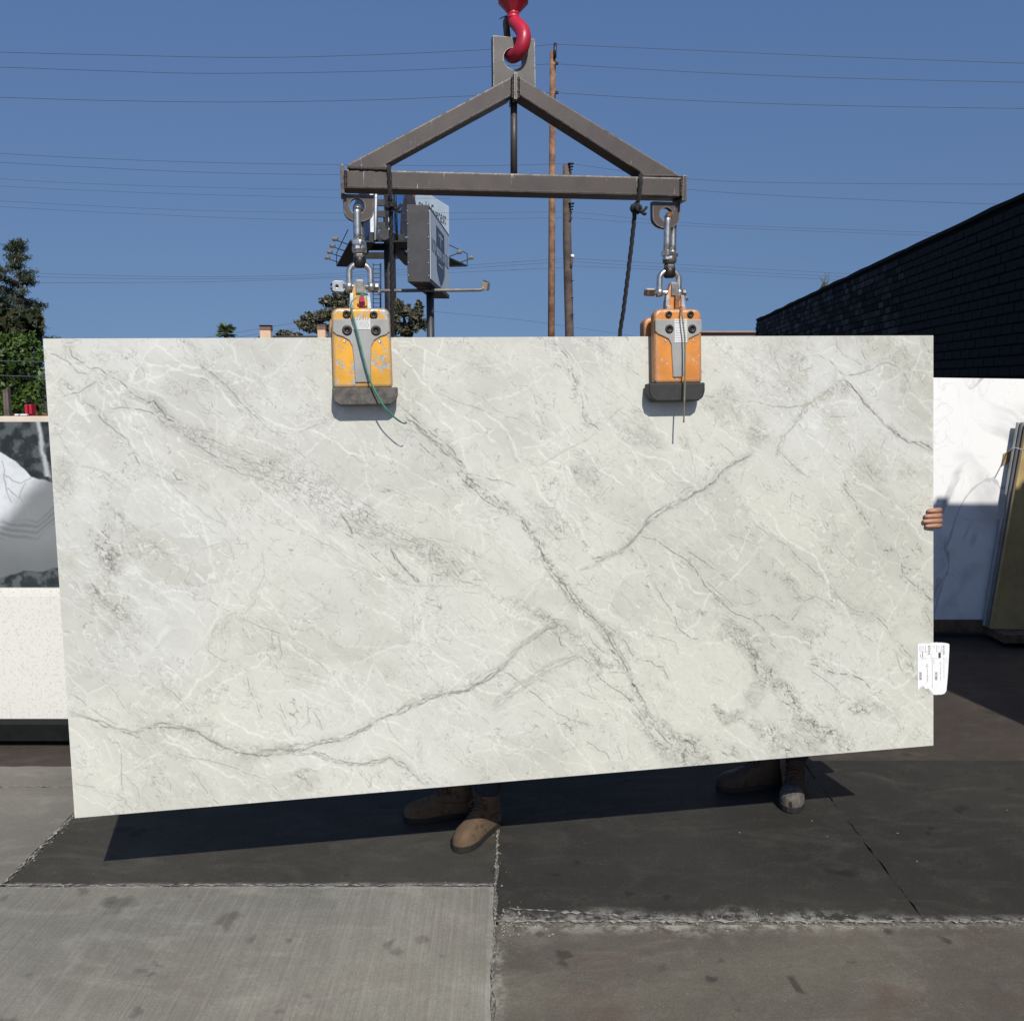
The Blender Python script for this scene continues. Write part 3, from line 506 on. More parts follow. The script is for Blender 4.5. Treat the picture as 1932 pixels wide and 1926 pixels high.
# joints: worn mortar ribbons and loose crumbs
def ribbon(m, pts, wid, z):
    L, Rr = [], []
    for i, p in enumerate(pts):
        q = np.array(pts[min(i+1, len(pts)-1)]) - np.array(pts[max(i-1, 0)]); q = q/np.hypot(*q); nn = np.array([-q[1], q[0]]); e = wid*(.15+.85*rg.rand()**2)*(rg.rand() > .2)
        L.append(np.array(p)+nn*e*rg.uniform(.3, 1)); Rr.append(np.array(p)-nn*e*rg.uniform(.3, 1))
    n = len(pts); m.add([(p[0], p[1], z+rg.uniform(0, .003)) for p in L+Rr], [(i, i+1, n+i+1, n+i) for i in range(n-1)])
jf = MB()                                                     # the joints themselves are packed with grey grit
for x0, x1, y0, y1 in ((-4.2, JX, 3.262, 3.290), (JX-.012, JX+.013, -3, 4.42), (JX, 4.6, 3.015, 3.06), (JXL-.012, JXL+.012, 3.28, 4.35), (-4.2, JXL, 4.12, 4.148)):
    z_ = -.0085 if x1-x0 > .02 and y1-y0 > .05 and x0 > 1 else -.0062; jf.add([(x0, y0, z_), (x1, y0, z_), (x1, y1, z_), (x0, y1, z_)], [(0,1,2,3)])
tag(jf.build('joint_grit', M['grit'], ground), None, kind='stuff')
tag(MB().add([(JX2-.02, 3.05, -.013), (JX2+.02, 3.05, -.013), (JX2+.02, 4.45, -.013), (JX2-.02, 4.45, -.013)], [(0,1,2,3)]).build('joint_filler', M['bolt_tar'], ground), None, kind='stuff')
jm = MB()
for a, b, wd in (((-4.2,3.2755),(JX,3.2755),.012), ((JX,2.2),(JX,4.4),.009), ((JX,3.037),(4.6,3.037),.017), ((JXL,3.29),(JXL,4.35),.013), ((JX+.05,3.12),(.55,3.05),.016), ((-4.2,4.134),(JXL,4.134),.006)):
    ribbon(jm, jag(a, b, .012, .005), wd, .0015)
tag(jm.build('joint_mortar', M['mortar'], ground), None, kind='stuff')
cm = MB()
def chips(n, fx):
    for _ in range(n):
        x, y, s_ = fx(); a = rg.rand()*6.28; h = s_*rg.uniform(.3, .8)
        P = [(x+s_*math.cos(a+k*1.571)*rg.uniform(.6, 1.1), y+s_*math.sin(a+k*1.571)*rg.uniform(.6, 1.1), -.001) for k in range(4)]
        cm.add(P+[(x+rg.uniform(-.3, .3)*s_, y+rg.uniform(-.3, .3)*s_, h)], [(0,1,4),(1,2,4),(2,3,4),(3,0,4)])
sz = lambda k=1: .0012*k+.0052*k*rg.rand()**5
chips(260, lambda: (rg.uniform(-4, JX), 3.2755+rg.normal()*.012, sz())); chips(120, lambda: (JX+rg.normal()*.012, rg.uniform(2.3, 4.2), sz()))
chips(420, lambda: (rg.uniform(JX, 4), 3.037+rg.normal()*.022, sz(1.3))); chips(240, lambda: (JX+.02+abs(rg.normal())*.07, 3.04+rg.normal()*.045, sz(1.1))); chips(110, lambda: (.9+rg.normal()*.2, 3.06+rg.normal()*.03, sz(1.4)))
chips(160, lambda: (JXL+rg.normal()*.013, rg.uniform(3.28, 4.3), sz(1.1))); chips(120, lambda: (rg.uniform(-2.5, 2.6), rg.uniform(2.3, 4.3), sz(.7)));
tag(cm.build('crumbs', M['crumb'], ground), None, kind='stuff')

# ------------------------------------------------------------------ lifting gear
def mat_paint(name, paint, under, amount=.45, scale=9, rough=.45, metal_under=.6, streak=False, edge=0):
    t = NT(name); P = t.coord(); n1 = t.noise(scale, 8, .68, P, .4); n2 = t.noise(scale*5, 5, .7, P)
    chip = t.ramp(t.math('ADD', t.math('MULTIPLY', n1, .75), t.math('MULTIPLY', n2, .25)), amount, amount+.025, 1, 0)
    if edge:                                                  # rubbed to the metal where corners catch
        bv = t.t.nodes.new('ShaderNodeBevel'); bv.samples = 4; bv.inputs['Radius'].default_value = edge; ge = t.t.nodes.new('ShaderNodeNewGeometry'); dt = t.n('VectorMath', operation='DOT_PRODUCT'); t.t.links.new(bv.outputs[0], dt.inputs[0]); t.t.links.new(ge.outputs['Normal'], dt.inputs[1])
        em = t.math('MULTIPLY', t.ramp(dt.outputs['Value'], .93, .998, 1, 0), t.ramp(n1, .36, .50)); chip = t.math('MAXIMUM', chip, em)
    col = t.mix(t.ramp(t.noise(scale*.6, 4, .6, P), .3, .7), paint, tuple(q*.72 for q in paint))
    col = t.mix(t.ramp(t.noise(scale*14, 3, .6, P), .55, .8, 0, .5), col, tuple(q*.45 for q in paint))
    if streak:
        Q = t.coord((70, 70, 6)); col = t.mix(t.ramp(t.noise(1, 3, .6, Q), .66, .72, 0, .55), col, (.55, .53, .5))
    c = t.mix(chip, col, t.mix(t.ramp(n2, .35, .65), under, tuple(q*.6 for q in under)))
    m = t.out(c, t.ramp(n2, .3, .7, rough, rough+.15), t.math('MULTIPLY', chip, metal_under), .5)
    t.bump(t.math('SUBTRACT', t.math('MULTIPLY', n2, .3), chip), .35, .0012); return m
M['brown_steel'] = mat_paint('brown_painted_steel', (.060, .045, .040), (.36, .34, .31), .300, 22, .42, .3, True, .006)
M['grey_steel'] = mat_paint('grey_brown_steel_plate', (.105, .093, .084), (.45, .43, .39), .32, 26, .42, .3, False, .006)
M['weld'] = plain('dark_weld', (.035, .024, .02), .6, .3, .4, 60, .6)
M['red'] = mat_paint('red_gloss_paint', (.46, .018, .045), (.09, .04, .035), .30, 16, .30, .1)
M['orange_a'] = mat_paint('yellow_orange_paint', (.68, .33, .014), (.36, .36, .34), .452, 17, .42, .35, False, .016)
M['orange_b'] = mat_paint('orange_paint', (.62, .225, .028), (.38, .36, .33), .418, 17, .40, .35, False, .016)
M['silver_a'] = mat_paint('scuffed_aluminium', (.30, .30, .285), (.62, .28, .03), .385, 12, .42, .0)
M['zinc'] = plain('zinc_plated_steel', (.52, .52, .50), .32, .85, .25, 40)
M['dark_zinc'] = plain('dull_dark_steel', (.15, .145, .135), .42, .6, .35, 40)
M['rust'] = plain('rusty_steel', (.16, .075, .038), .6, .3, .4, 60)
M['rubber_a'] = plain('worn_grey_rubber', (.085, .078, .068), .75, 0, .4, 40, .6)
M['rubber_b'] = plain('black_rubber', (.016, .016, .017), .6, 0, .3, 40, .3)
M['bolt'] = plain('black_bolt', (.028, .025, .022), .45, .5, .3, 60)
M['rope'] = plain('black_rope', (.018, .018, .02), .85, 0, .4, 200, .6)
M['strap'] = plain('green_strap', (.05, .22, .165), .45, 0, .25, 50)
M['string'] = plain('dull_olive_string', (.16, .15, .09), .6, 0, .25, 80)
M['paper'] = plain('white_paper', (.74, .74, .74), .7, 0, .05, 30)
M['print'] = plain('black_print', (.05, .05, .055), .7, 0, .2, 80)
M['plate_label'] = plain('printed_metal_label', (.6, .6, .58), .4, .2, .1, 40)
AX = Vector((E1.x, E1.y, 0)).normalized(); AY = Vector((-AX.y, AX.x, 0)); AZ = Vector((0, 0, 1))     # along the beam, away from viewer, up
GO = (TL+TR)/2
def gp(u, v, off=0): return plane_pt(u, v, GO, -AY, off)
def gxz(u, v, off=0): d = gp(u, v, off)-GO; return d.dot(AX), d.dot(AZ)
def L3(x, y, z): return GO + AX*x + AY*y + AZ*z
def fr(a, b, d): return L3(a, d, b)
HW = .048                                             # half the width of the square tube
def tubeface(q, y0=-HW, y1=HW):
    """solid bar whose front face outline is given in photo units"""
    P = [gxz(u, v, -y0) for u, v in q]; return MB().prism(P, fr, y0, y1)
beam = thing('spreader_beam', 'brown steel triangular spreader beam hanging from red hook', 'lifting beam', gp(966, 368))
tubeface([(650,319),(1288,335),(1286,371),(650,355)]).build('crossbar', M['brown_steel'], beam, .006)
for x0, x1, y0, y1 in ((642,650,310,366),(1287,1295,331,380)):
    a, b = gxz(x0, y0, HW), gxz(x1, y1, HW); MB().prism([(a[0],b[1]),(b[0],b[1]),(b[0],a[1]),(a[0],a[1])], fr, -HW-.006, HW+.006).build('end_plate', M['brown_steel'], beam, .003)
HD = HW-.004
tubeface([(655,310),(966,144),(966,181),(728,311),(735,320),(656,318)], -HD, HD).build('sloping_arm', M['brown_steel'], beam, .005)
tubeface([(979,144),(1289,334),(1213,333),(1209,326),(979,179)], -HD, HD).build('sloping_arm', M['brown_steel'], beam, .005)
a, b = gxz(969.5, 138, HW), gxz(976, 188, HW); MB().prism([(a[0],b[1]),(b[0],b[1]),(b[0],a[1]),(a[0],a[1])], fr, -HW-.004, HW).build('apex_stiffener', M['grey_steel'], beam, .001)
for u0, v0, u1, v1 in ((967,146,967,186),(978,146,978,186),(652,322,652,357),(1285,338,1285,370),(658,317.5,733,320)):
    n_ = 24; P_ = [gp(u0+(u1-u0)*k/n_, v0+(v1-v0)*k/n_, HW+.001) for k in range(n_+1)]
    MB().tube(P_, [.0045+.0025*rg.rand() for _ in P_], 6).build('weld_bead', M['weld'], beam)
MB().tube([gp(969.5, 185), gp(969.5, 330)], .0118, 16).build('centre_rod', M['brown_steel'], beam)
def ring_pts(outer, c, r, n=40):
    """outline points and hole points at the same angles around c"""
    O, H = [], []; m = len(outer)
    ang = sorted([2*math.pi*k/n for k in range(n)] + [math.atan2(y-c[1], x-c[0]) % (2*math.pi) for x, y in outer])
    for t in ang:
        dx, dy = math.cos(t), math.sin(t); best = None
        for i in range(m):
            (x1, y1), (x2, y2) = outer[i], outer[(i+1) % m]; ex, ey = x2-x1, y2-y1; det = dx*(-ey)+dy*ex
            if abs(det) < 1e-12: continue
            s_ = ((x1-c[0])*(-ey)+(y1-c[1])*ex)/det; q = (dx*(y1-c[1])-dy*(x1-c[0]))/det
            if s_ > 0 and -1e-6 <= q <= 1+1e-6 and (best is None or s_ < best): best = s_
        O.append((c[0]+dx*best, c[1]+dy*best)); H.append((c[0]+dx*r, c[1]+dy*r))
    return O, H
plt = [gxz(*q, .02) for q in ((930,67),(1009,74),(1010.5,168),(968,160),(931,168))]; hc = gxz(969, 111, .02)
O_, H_ = ring_pts(plt, hc, .0345); MB().ring(O_, H_, fr, -.02, .02).build('hook_plate', M['grey_steel'], beam, .002)
for (x0, x1, y0, y1, hx, hy, hr) in ((646.5,706.5,366,420,673.5,389,.0255),(1231,1283,380,432,1257,404,.0225)):
    a, b = gxz(x0, y0, .014), gxz(x1, y1, .014); wv_ = b[0]-a[0]; h_ = a[1]-b[1]; xc = (a[0]+b[0])/2
    pts = [(a[0], a[1]), (a[0]+.002, b[1]+h_*.42)] + [(xc-wv_*.48*math.cos(t), b[1]+h_*.40-h_*.40*math.sin(t)) for t in (.25,.55,.85,1.2,1.571,1.95,2.3,2.6,2.9)] + [(b[0]-.002, b[1]+h_*.42), (b[0], a[1])]
    O_, H_ = ring_pts(pts, gxz(hx, hy, .014), hr); MB().ring(O_, H_, fr, -.014, .014).build('lifting_lug', M['brown_steel'], beam, .0015)

# hook
hook = thing('crane_hook', 'red painted crane hook passed through the steel plate', 'hook', gp(968, 110))
K = .1068
def hk(x, y, off): return gp(901.8+x*K, y*K, off)
cpts = [(622,250,.015),(625,330,.015),(655,400,.02),(715,460,.03),(780,540,.045),(808,640,.055),(800,740,.058),(765,850,.055),(700,945,.04),(620,1000,.01),(550,985,-.03),(515,920,-.06),(505,840,-.085)]
rr = [80,92,108,118,122,124,122,120,118,114,100,80,50]
def smooth_path(P, k=4):
    P = [Vector(p) for p in P]; out = []
    for i in range(len(P)-1):
        p0, p1, p2, p3 = P[max(i-1,0)], P[i], P[i+1], P[min(i+2,len(P)-1)]
        for j in range(k):
            t = j/k; out.append(.5*((2*p1)+(p2-p0)*t+(2*p0-5*p1+4*p2-p3)*t*t+(3*p1-p0-3*p2+p3)*t*t*t))
    return out+[P[-1]]
pp = smooth_path([hk(*q) for q in cpts]); rad = np.interp(np.linspace(0, 1, len(pp)), np.linspace(0, 1, len(rr)), rr)*K/525
MB().tube(pp, list(rad), 18).ball(pp[-1], rad[-1], 10).build('hook_body', M['red'], hook)
top = hk(622, 0, .015)
MB().lathe([(.018,-.062),(.0205,-.060),(.0205,-.052),(.0185,-.050),(.0205,-.048),(.0205,-.04),(.019,-.038)], top, (0,0,1), 20).build('collar', M['red'], hook)
MB().lathe([(.022,-.041),(.055,-.006),(.055,.07),(.03,.12),(.012,.13)], top, (0,0,1), 8, False, .39).build('swivel_block', M['red'], hook, .002)
lt = smooth_path([hk(545,330,-.01), hk(500,400,-.025), hk(510,560,-.045), hk(530,760,-.07)])
MB().tube(lt, .0125, 8).build('safety_latch', M['dark_zinc'], hook); MB().tube(smooth_path([hk(380,342,-.005), hk(450,305,-.005), hk(500,290,.0), hk(530,330,.005), hk(545,400,.0)]), .0016, 6).build('latch_spring', M['bolt'], hook)
cab = MB().tube([top+AZ*.12, top+AZ*4.2], .011, 10); tag(cab.build('hoist_cable', M['dark_zinc']), 'steel hoist cable rising above the red hook', 'cable')

# shackle and swivel chains and clamps
def hexnut(m, c, r, h, axis=(0,0,1), ph=.4): m.lathe([(r*.9,-h/2),(r,-h/2+h*.12),(r,h/2-h*.12),(r*.9,h/2)], c, axis, 6, False, ph); return m
def uplink(x, y0, z0, z1, half, r, turn):
    """closed long link hanging from the lug: two bars and rounded ends, turned about the vertical"""
    dx = AX*math.cos(turn) + AY*math.sin(turn); c = GO + AX*x + AY*y0; P = []
    for k in range(9): t = math.pi*k/8; P.append(c + dx*(half*math.cos(t)) + AZ*(z1-half+half*math.sin(t)))
    P = [c + dx*half + AZ*z0] + P + [c - dx*half + AZ*z0]; return P
def hanger(u, vt, vb, parent_label, turn, lug_v, dark):
    pass
pre = dict(A='left', B='right')
def rigging(cu, lug, v_link0, v_link1, v_nut, v_sh0, v_pin, turn, half, label, dark, pinflip):
    base = gp(cu, v_pin); t = thing('swivel_shackle', label, 'shackle', base)
    x = gxz(cu, v_pin)[0]; zz = lambda v: gxz(cu, v)[1]; m1 = M['rust'] if dark else M['zinc']
    MB().tube(smooth_path(uplink(x, 0, zz(v_link1), zz(v_link0), half, .0128, turn), 3), .0128, 12).build('upper_link', M['zinc'], t)
    if dark: MB().tube(smooth_path(uplink(x, 0, zz(v_link0+22), zz(v_link0-.5), half, .0128, turn)[2:-2], 3), .0134, 12).build('worn_link_end', M['rust'], t)
    c = GO + AX*x
    dx = AX*math.cos(turn)+AY*math.sin(turn)
    yk = MB().box(c+AZ*zz(v_link1+2), (half*2+.034, .034, .020), Matrix((dx, dx.cross(AZ)*-1, AZ)).transposed()); yk.build('yoke', M['zinc'], t, .006)
    for s_ in (-1, 1): hexnut(MB(), c+dx*(half*s_)+AZ*zz(v_link1+9), .0155, .018).build('nut', M['zinc'], t, .001)
    MB().lathe([(.017,-.016),(.024,-.012),(.0255,0),(.024,.010),(.018,.016)], c+AZ*zz(v_nut), AZ, 20).build('swivel_collar', M['zinc' if not dark else 'dark_zinc'], t)
    hexnut(MB(), c+AZ*zz(v_nut+14), .021, .018).build('hex_nut', M['dark_zinc'], t, .001)
    MB().lathe([(.016,-.02),(.022,-.012),(.022,.012),(.016,.02)], c+AZ*zz(v_nut+24), AZ, 16).build('swivel_body', M['bolt'], t)
    P = [c-AX*.036+AZ*zz(v_pin), c-AX*.036+AZ*zz(v_sh0+16)] + [c-AX*(.036*math.cos(q))+AZ*(zz(v_sh0+16)+.030*math.sin(q)) for q in (.4,.8,1.2,1.57,1.94,2.34,2.74)] + [c+AX*.036+AZ*zz(v_sh0+16), c+AX*.036+AZ*zz(v_pin)]
    MB().tube(smooth_path(P, 3), .0105, 12).build('bow', M['zinc'], t)
    for s_ in (-1, 1): MB().lathe([(.010,-.011),(.0175,-.009),(.0175,.009),(.010,.011)], c+AX*(.037*s_)+AZ*zz(v_pin), AX, 16).build('bow_eye', M['zinc'], t)
    MB().tube([c-AX*.058+AZ*zz(v_pin), c+AX*.052+AZ*zz(v_pin)], .009, 12).build('pin', M['zinc'], t)
    e = c-AX*.072+AZ*zz(v_pin); O_ = [(.022*q[0], .018*q[1]) for q in ((1,.55),(.7,1),(-.6,1),(-1,.8),(-1,-.8),(-.6,-1),(.7,-1),(1,-.55))]
    o2, h2 = ring_pts(O_, (-.006, 0), .0055, 16)
    rt = Matrix.Rotation(.9 if dark else 0, 3, 'X'); ff = lambda a_, b_, d_: e + AX*a_ + rt @ (AZ*b_) + rt @ (AY*d_)
    MB().ring(o2, h2, ff, -.004, .004).build('pin_tab', M['zinc'], t, .001)
    hexnut(MB(), c+AX*.056+AZ*zz(v_pin), .014, .014, AX).build('pin_nut', M['dark_zinc'], t, .001)
    MB().tube([c+AX*.060+AY*-.006+AZ*zz(v_pin+4), c+AX*.064+AY*-.012+AZ*zz(v_pin+16)], .0022, 6).tube([c+AX*.060+AY*-.006+AZ*zz(v_pin+4), c+AX*.071+AY*-.010+AZ*zz(v_pin+15)], .0022, 6).build('split_pin', M['dark_zinc'], t)
    return t
rigging(679.5, None, 393, 458, 470, 499, 541, 1.25, .016, 'bright zinc swivel shackle above the yellower worn clamp', False, 1)
rigging(1262, None, 407, 478, 490, 511, 552, .72, .020, 'dull swivel shackle with rusty link above the deeper orange clamp', True, -1)

def outline(w0, w1, h, r):
    """rounded clamp silhouette, wider at the foot"""
    P = [(-w1, 0), (w1, 0)]
    for k in range(7): q = math.pi/2*k/6; P.append((w0-r+r*math.cos(q), h-r+r*math.sin(q)))
    for k in range(7): q = math.pi/2*(1+k/6); P.append((-(w0-r)+r*math.cos(q), h-r+r*math.sin(q)))
    return P
def clamp(u, vtop, vbot, hw_top, hw_bot, vbump, label, paint, rub, tplate, strapcol):
    DEP = .062
    foot = plane_pt(u, vbot, TL, SN, 0); tt = thing('slab_clamp', label, 'clamp', foot)
    fx, fy, fz = E1, -SN, -E2                       # along slab, into slab, up the slab face
    B = plane_pt(u, vbot, TL, SN, DEP)
    def px(q): return q/525.
    H = (plane_pt(u, vtop, TL, SN, DEP) - B).dot(fz)
    # body front shell is measured in its own front plane
    def ff(a, b, d): return B + fx*a + fz*b + fy*d
    hb, ht = px(hw_bot)*.985, px(hw_top)*.985
    body = MB().prism(outline(ht, hb, H, .026), ff, 0, DEP-.012).build('front_jaw', paint, tt, .012, seg=3)
    MB().prism(outline(ht*.93, hb*.93, H*.82, .02), ff, DEP-.011, DEP-.002).build('grip_pad', M['rubber_b'], tt, .002)
    slabtop = (TL+(TR-TL)*((foot-TL).dot(E1)/(TR-TL).length) - B).dot(fz)
    MB().prism([(-hb*.55, slabtop+.008), (hb*.55, slabtop+.008), (hb*.5, H-.012), (-hb*.5, H-.012)], ff, DEP-.013, DEP+.05).build('bridge', paint, tt, .004)
    MB().prism([(x_-.012, y_) for x_, y_ in outline(ht*.98, hb*.98, H*.93, .024)], ff, DEP+.024, DEP+.085).build('rear_jaw', paint, tt, .01, seg=3)
    # raised T of bare metal
    k_ = px(1)
    def tp(x, v): return (px(x), (plane_pt(u, v, TL, SN, DEP) - B).dot(fz))
    T = [tp(*q) for q in tplate]
    MB().prism(T, ff, -.006, .004).build('raised_plate', M['silver_a'], tt, .003)
    for bx, bv, br in strapcol['bolts']:
        c = tp(bx, bv); yy = -.0065 if bv > vtop+20 else -.002
        p = ff(c[0], c[1], yy); b_ = MB().lathe([(px(br),0),(px(br),.003),(px(br)*.86,.0046),(px(br)*.42,.0046),(px(br)*.40,.001),(.0005,.001)], p, SN, 18).build('bolt', M['bolt'], tt)
    for bx, bv in strapcol['screws']:
        c = tp(bx, bv); MB().lathe([(.0042,0),(.0042,.002),(.0018,.002),(.0016,.0005),(.0004,.0005)], ff(c[0], c[1], -.0005), SN, 10).build('screw', M['zinc'], tt)
    x0, x1, v0, v1 = strapcol['label']; a, b = tp(x0, v1), tp(x1, v0)
    lab = MB().prism([(a[0],a[1]),(b[0],a[1]),(b[0],b[1]),(a[0],b[1])], ff, -.0078, -.0062).build('label_plate', M['plate_label'], tt, .0006)
    ln = MB(); n_ = 9
    for i in range(n_):
        y = a[1]+(b[1]-a[1])*(i+.9)/(n_+.6); xx = a[0]+.004
        while xx < b[0]-.005:
            l_ = rg.uniform(.003, .009); xe = min(xx+l_, b[0]-.003); hgt = .0011 if i < n_-2 else .0018
            ln.add([ff(xx,y,-.0081), ff(xe,y,-.0081), ff(xe,y+hgt,-.0081), ff(xx,y+hgt,-.0081)], [(0,1,2,3)]); xx = xe+.0022
    tag(ln.build('label_print', M['print'], lab), None, kind='stuff')
    # rubber bumper at the foot
    vb0, vb1, bw, bxo = vbump; y0 = (plane_pt(u, vb1, TL, SN, DEP+.004) - B).dot(fz); bwm = px(bw); bo = px(bxo)
    prof = [(bo-bwm, .001), (bo-bwm*1.0, y0*.45), (bo-bwm*.93, y0*.8), (bo-bwm*.76, y0), (bo+bwm*.76, y0), (bo+bwm*.93, y0*.8), (bo+bwm*1.0, y0*.45), (bo+bwm, .001)]
    MB().prism(prof, ff, -.010, DEP-.014).build('bumper', rub, tt, .005, seg=3)
    # lifting eye on top
    ex = MB().prism([(-.036, H-.004), (.036, H-.004), (.034, H+.03), (.02, H+.062), (.012, H+.1), (-.012, H+.1), (-.026, H+.062), (-.034, H+.03)], ff, DEP*.55, DEP*.55+.03)
    ex.build('lifting_eye', paint, tt, .003)
    for s_ in (-1, 1): MB().prism([(s_*.030-.007, H+.002), (s_*.030+.007, H+.002), (s_*.028+.006, H+.052), (s_*.028-.006, H+.052)], ff, DEP*.55-.008, DEP*.55+.002).build('cheek_plate', M['zinc'], tt, .001)
    MB().prism([(-.014, H+.05), (.016, H+.05), (.014, H+.095), (-.013, H+.095)], ff, DEP*.55-.006, DEP*.55-.001).build('cover_plate', M['dark_zinc'], tt, .002)
    return tt, ff, H, tp
tA = [(-49,602),(49,602),(50,626),(44,632),(32,636),(22,643),(17,654),(15,680),(14,722),(-14,722),(-15,680),(-17,654),(-22,643),(-32,636),(-44,632),(-50,626)]
cA, fA, HA, tpA = clamp(685.5, 580.5, 732, 52.5, 53.5, (732,764,58,3), 'yellow-orange slab clamp with chipped paint and trailing green strap', M['orange_a'], M['rubber_a'], tA,
    dict(bolts=[(-25,593,7),(22.5,594.5,7),(-25,623.5,8.8),(25.5,624,8.8)], screws=[(-30,644),(32,645),(-40,738),(49,738)], label=(-15,16,601.5,622.5)))
tB = [(-46,603),(46,603),(46,625),(40,631),(30,635),(20,640),(15,650),(14,680),(13,700),(6,712),(-12,712),(-13,690),(-15,650),(-20,640),(-30,635),(-40,631),(-46,625)]
cB, fB, HB, tpB = clamp(1281, 582.5, 723, 47.5, 47.5, (723,757,55,-5), 'deep orange slab clamp with black bumper and olive string', M['orange_b'], M['rubber_b'], tB,
    dict(bolts=[(-19,593.5,6.3),(24,593.5,6.3),(-19,621,8),(26,621,8)], screws=[(-25,642),(30,642),(-36,729),(40,729),(3,595)], label=(-9,16,602.5,647)))
# red release lever and its strap on the first clamp
lev = MB(); lev.prism([(-.004, HA+.004), (.014, HA+.004), (.016, HA+.02), (.011, HA+.045), (.013, HA+.058), (.004, HA+.058), (-.004, HA+.03)], fA, .018, .034); lev.build('release_lever', M['red'], cA, .003)
def spt(u, v, off): return plane_pt(u, v, TL, SN, off)
st1 = [spt(686,557,.068), spt(679,560,.085), spt(668,565,.088), spt(662,575,.092), spt(664,592,.092), spt(672,622,.092), spt(680,655,.09), spt(690,695,.088), spt(703,730,.095), spt(722,764,.10), spt(740,784,.10), spt(754,795,.102), spt(764,799,.103), spt(766,796,.105)]
MB().tube(smooth_path(st1, 5), .0042, 8, flat=.3).tube(smooth_path([p+AX*.004+SN*.0025 for p in st1[3:-2]], 5), .0024, 6, flat=.4).build('green_strap', M['strap'], cA)['label'] = 'long green plastic strap'
for s_ in (0, 1): MB().tube([spt(676,555-s_*3,.07), spt(684,552+s_*5,.085), spt(694,556,.072)], .003, 6).build('strap_knot', M['strap'], cA)
st2 = [spt(1286,578,.07), spt(1287,592,.09), spt(1289,612,.092), spt(1292,640,.092), spt(1292.5,690,.092), spt(1292,735,.096), spt(1291,765,.098), spt(1290,797,.098)]
MB().tube(smooth_path(st2, 5), [.0028]*(7*5)+[.0034], 7).build('olive_string', M['string'], cB)['label'] = 'hanging olive string'
rl = MB().prism([(-.004, HB-.002), (.012, HB-.002), (.013, HB+.03), (.02, HB+.052), (-.002, HB+.05)], fB, .02, .034); rl.build('release_lever', M['rust'], cB, .002)
for s_ in (-1, 1): MB().prism([(s_*.026-.012, HB-.004), (s_*.026+.012, HB-.004), (s_*.026+.009, HB+.014), (s_*.026-.009, HB+.014)], fB, .016, .03).build('hinge_tab', M['orange_b'], cB, .003)
# ropes over the beam
def rope(name, label, path, r=.0075):
    P = smooth_path(path, 14); L = np.cumsum([0]+[(P[i+1]-P[i]).length for i in range(len(P)-1)]); m = MB()
    for k in range(3):
        Q = []
        for i, p in enumerate(P):
            t = (P[min(i+1, len(P)-1)]-P[max(i-1, 0)]).normalized(); a = t.cross(Vector((.3, 1, .1))).normalized(); b = t.cross(a); q = L[i]*70+k*2.094
            Q.append(p + a*(math.cos(q)*r*.55) + b*(math.sin(q)*r*.55))
        m.tube(Q, r*.58, 6)
    return m
def knot(m, c, r, seed):
    q = np.random.RandomState(seed)
    for k in range(4):
        ax = Vector(q.normal(size=3)).normalized(); a = ax.orthogonal().normalized(); b = ax.cross(a)
        m.tube([c + a*(r*math.cos(t)) + b*(r*.8*math.sin(t)) + ax*(r*.25*math.sin(2*t)) for t in np.linspace(0, 5.6, 14)], .0066, 6)
    for s_ in (0, 1): m.tube(smooth_path([c, c+AX*(.02+.008*s_)+AZ*(-.012-.01*s_)-AY*.01, c+AX*(.036-.006*s_)+AZ*(.004-.02*s_)-AY*.012], 3), .0055, 6)
    return m
r1 = rope('rope', '', [gp(733,318,-.06), gp(733.5,314,.0), gp(734,319,.056), gp(735.5,350,.058), gp(736,372,.052), gp(737,388,.03), gp(738,430,.0), gp(739,520,-.04), gp(741,640,-.09), gp(743,760,-.13), gp(742,900,-.14)])
knot(r1, gp(737,388,.03), .017, 4); tag(r1.build('rope', M['rope']), 'black twisted rope knotted on beam beside the yellower clamp', 'rope')
r2 = rope('rope', '', [gp(1207,333,-.06), gp(1208,327,.0), gp(1209,336,.056), gp(1207,360,.058), gp(1204,378,.05), gp(1198,396,.03), gp(1195,430,.01), gp(1187,500,-.02), gp(1177,580,-.06), gp(1168,645,-.10), gp(1160,760,-.13), gp(1158,880,-.14)])
knot(r2, gp(1200,393,.035), .018, 9); tag(r2.build('rope', M['rope']), 'black rope slanting down behind the slab beside the deeper orange clamp', 'rope')
# paper label glued round the slab's edge
lbl = thing('paper_label', 'torn white paper label wrapped over the edge of the hanging slab', 'label', onslab(1761, 1310, .002))
lp = [(1731,1215),(1740,1213),(1750,1214),(1761,1212),(1775,1212),(1791,1214),(1790,1240),(1788,1270),(1787,1296),(1783,1308),(1772,1310),(1761,1310),(1757,1305),(1752,1298),(1744,1300),(1738,1292),(1733,1300),(1731,1302)]
def lo(u): return .0016 if u <= 1761 else .0016-.00022*(u-1761)
lm_ = MB(); xs = [1731,1736,1741,1746,1751,1756,1761,1766,1771,1776,1782,1785.5,1788,1791]
topv = [1215,1214,1213.5,1214.5,1214,1213,1212,1211.5,1212,1212,1212.5,1213,1213.5,1215]; botv = [1303,1297,1294,1300,1298,1304,1310,1310.5,1310,1310,1308,1303,1276,1224]
n_ = len(xs); lm_.add([onslab(x, v, lo(x)) for x, v in zip(xs, topv)]+[onslab(x, v, lo(x)) for x, v in zip(xs, botv)], [(i, i+1, n_+i+1, n_+i) for i in range(n_-1)])
paper = lm_.build('paper', M['paper'], lbl, smooth=False); sm_ = paper.modifiers.new('thickness', 'SOLIDIFY'); sm_.thickness = .0004; sm_.offset = -1
pr = MB()
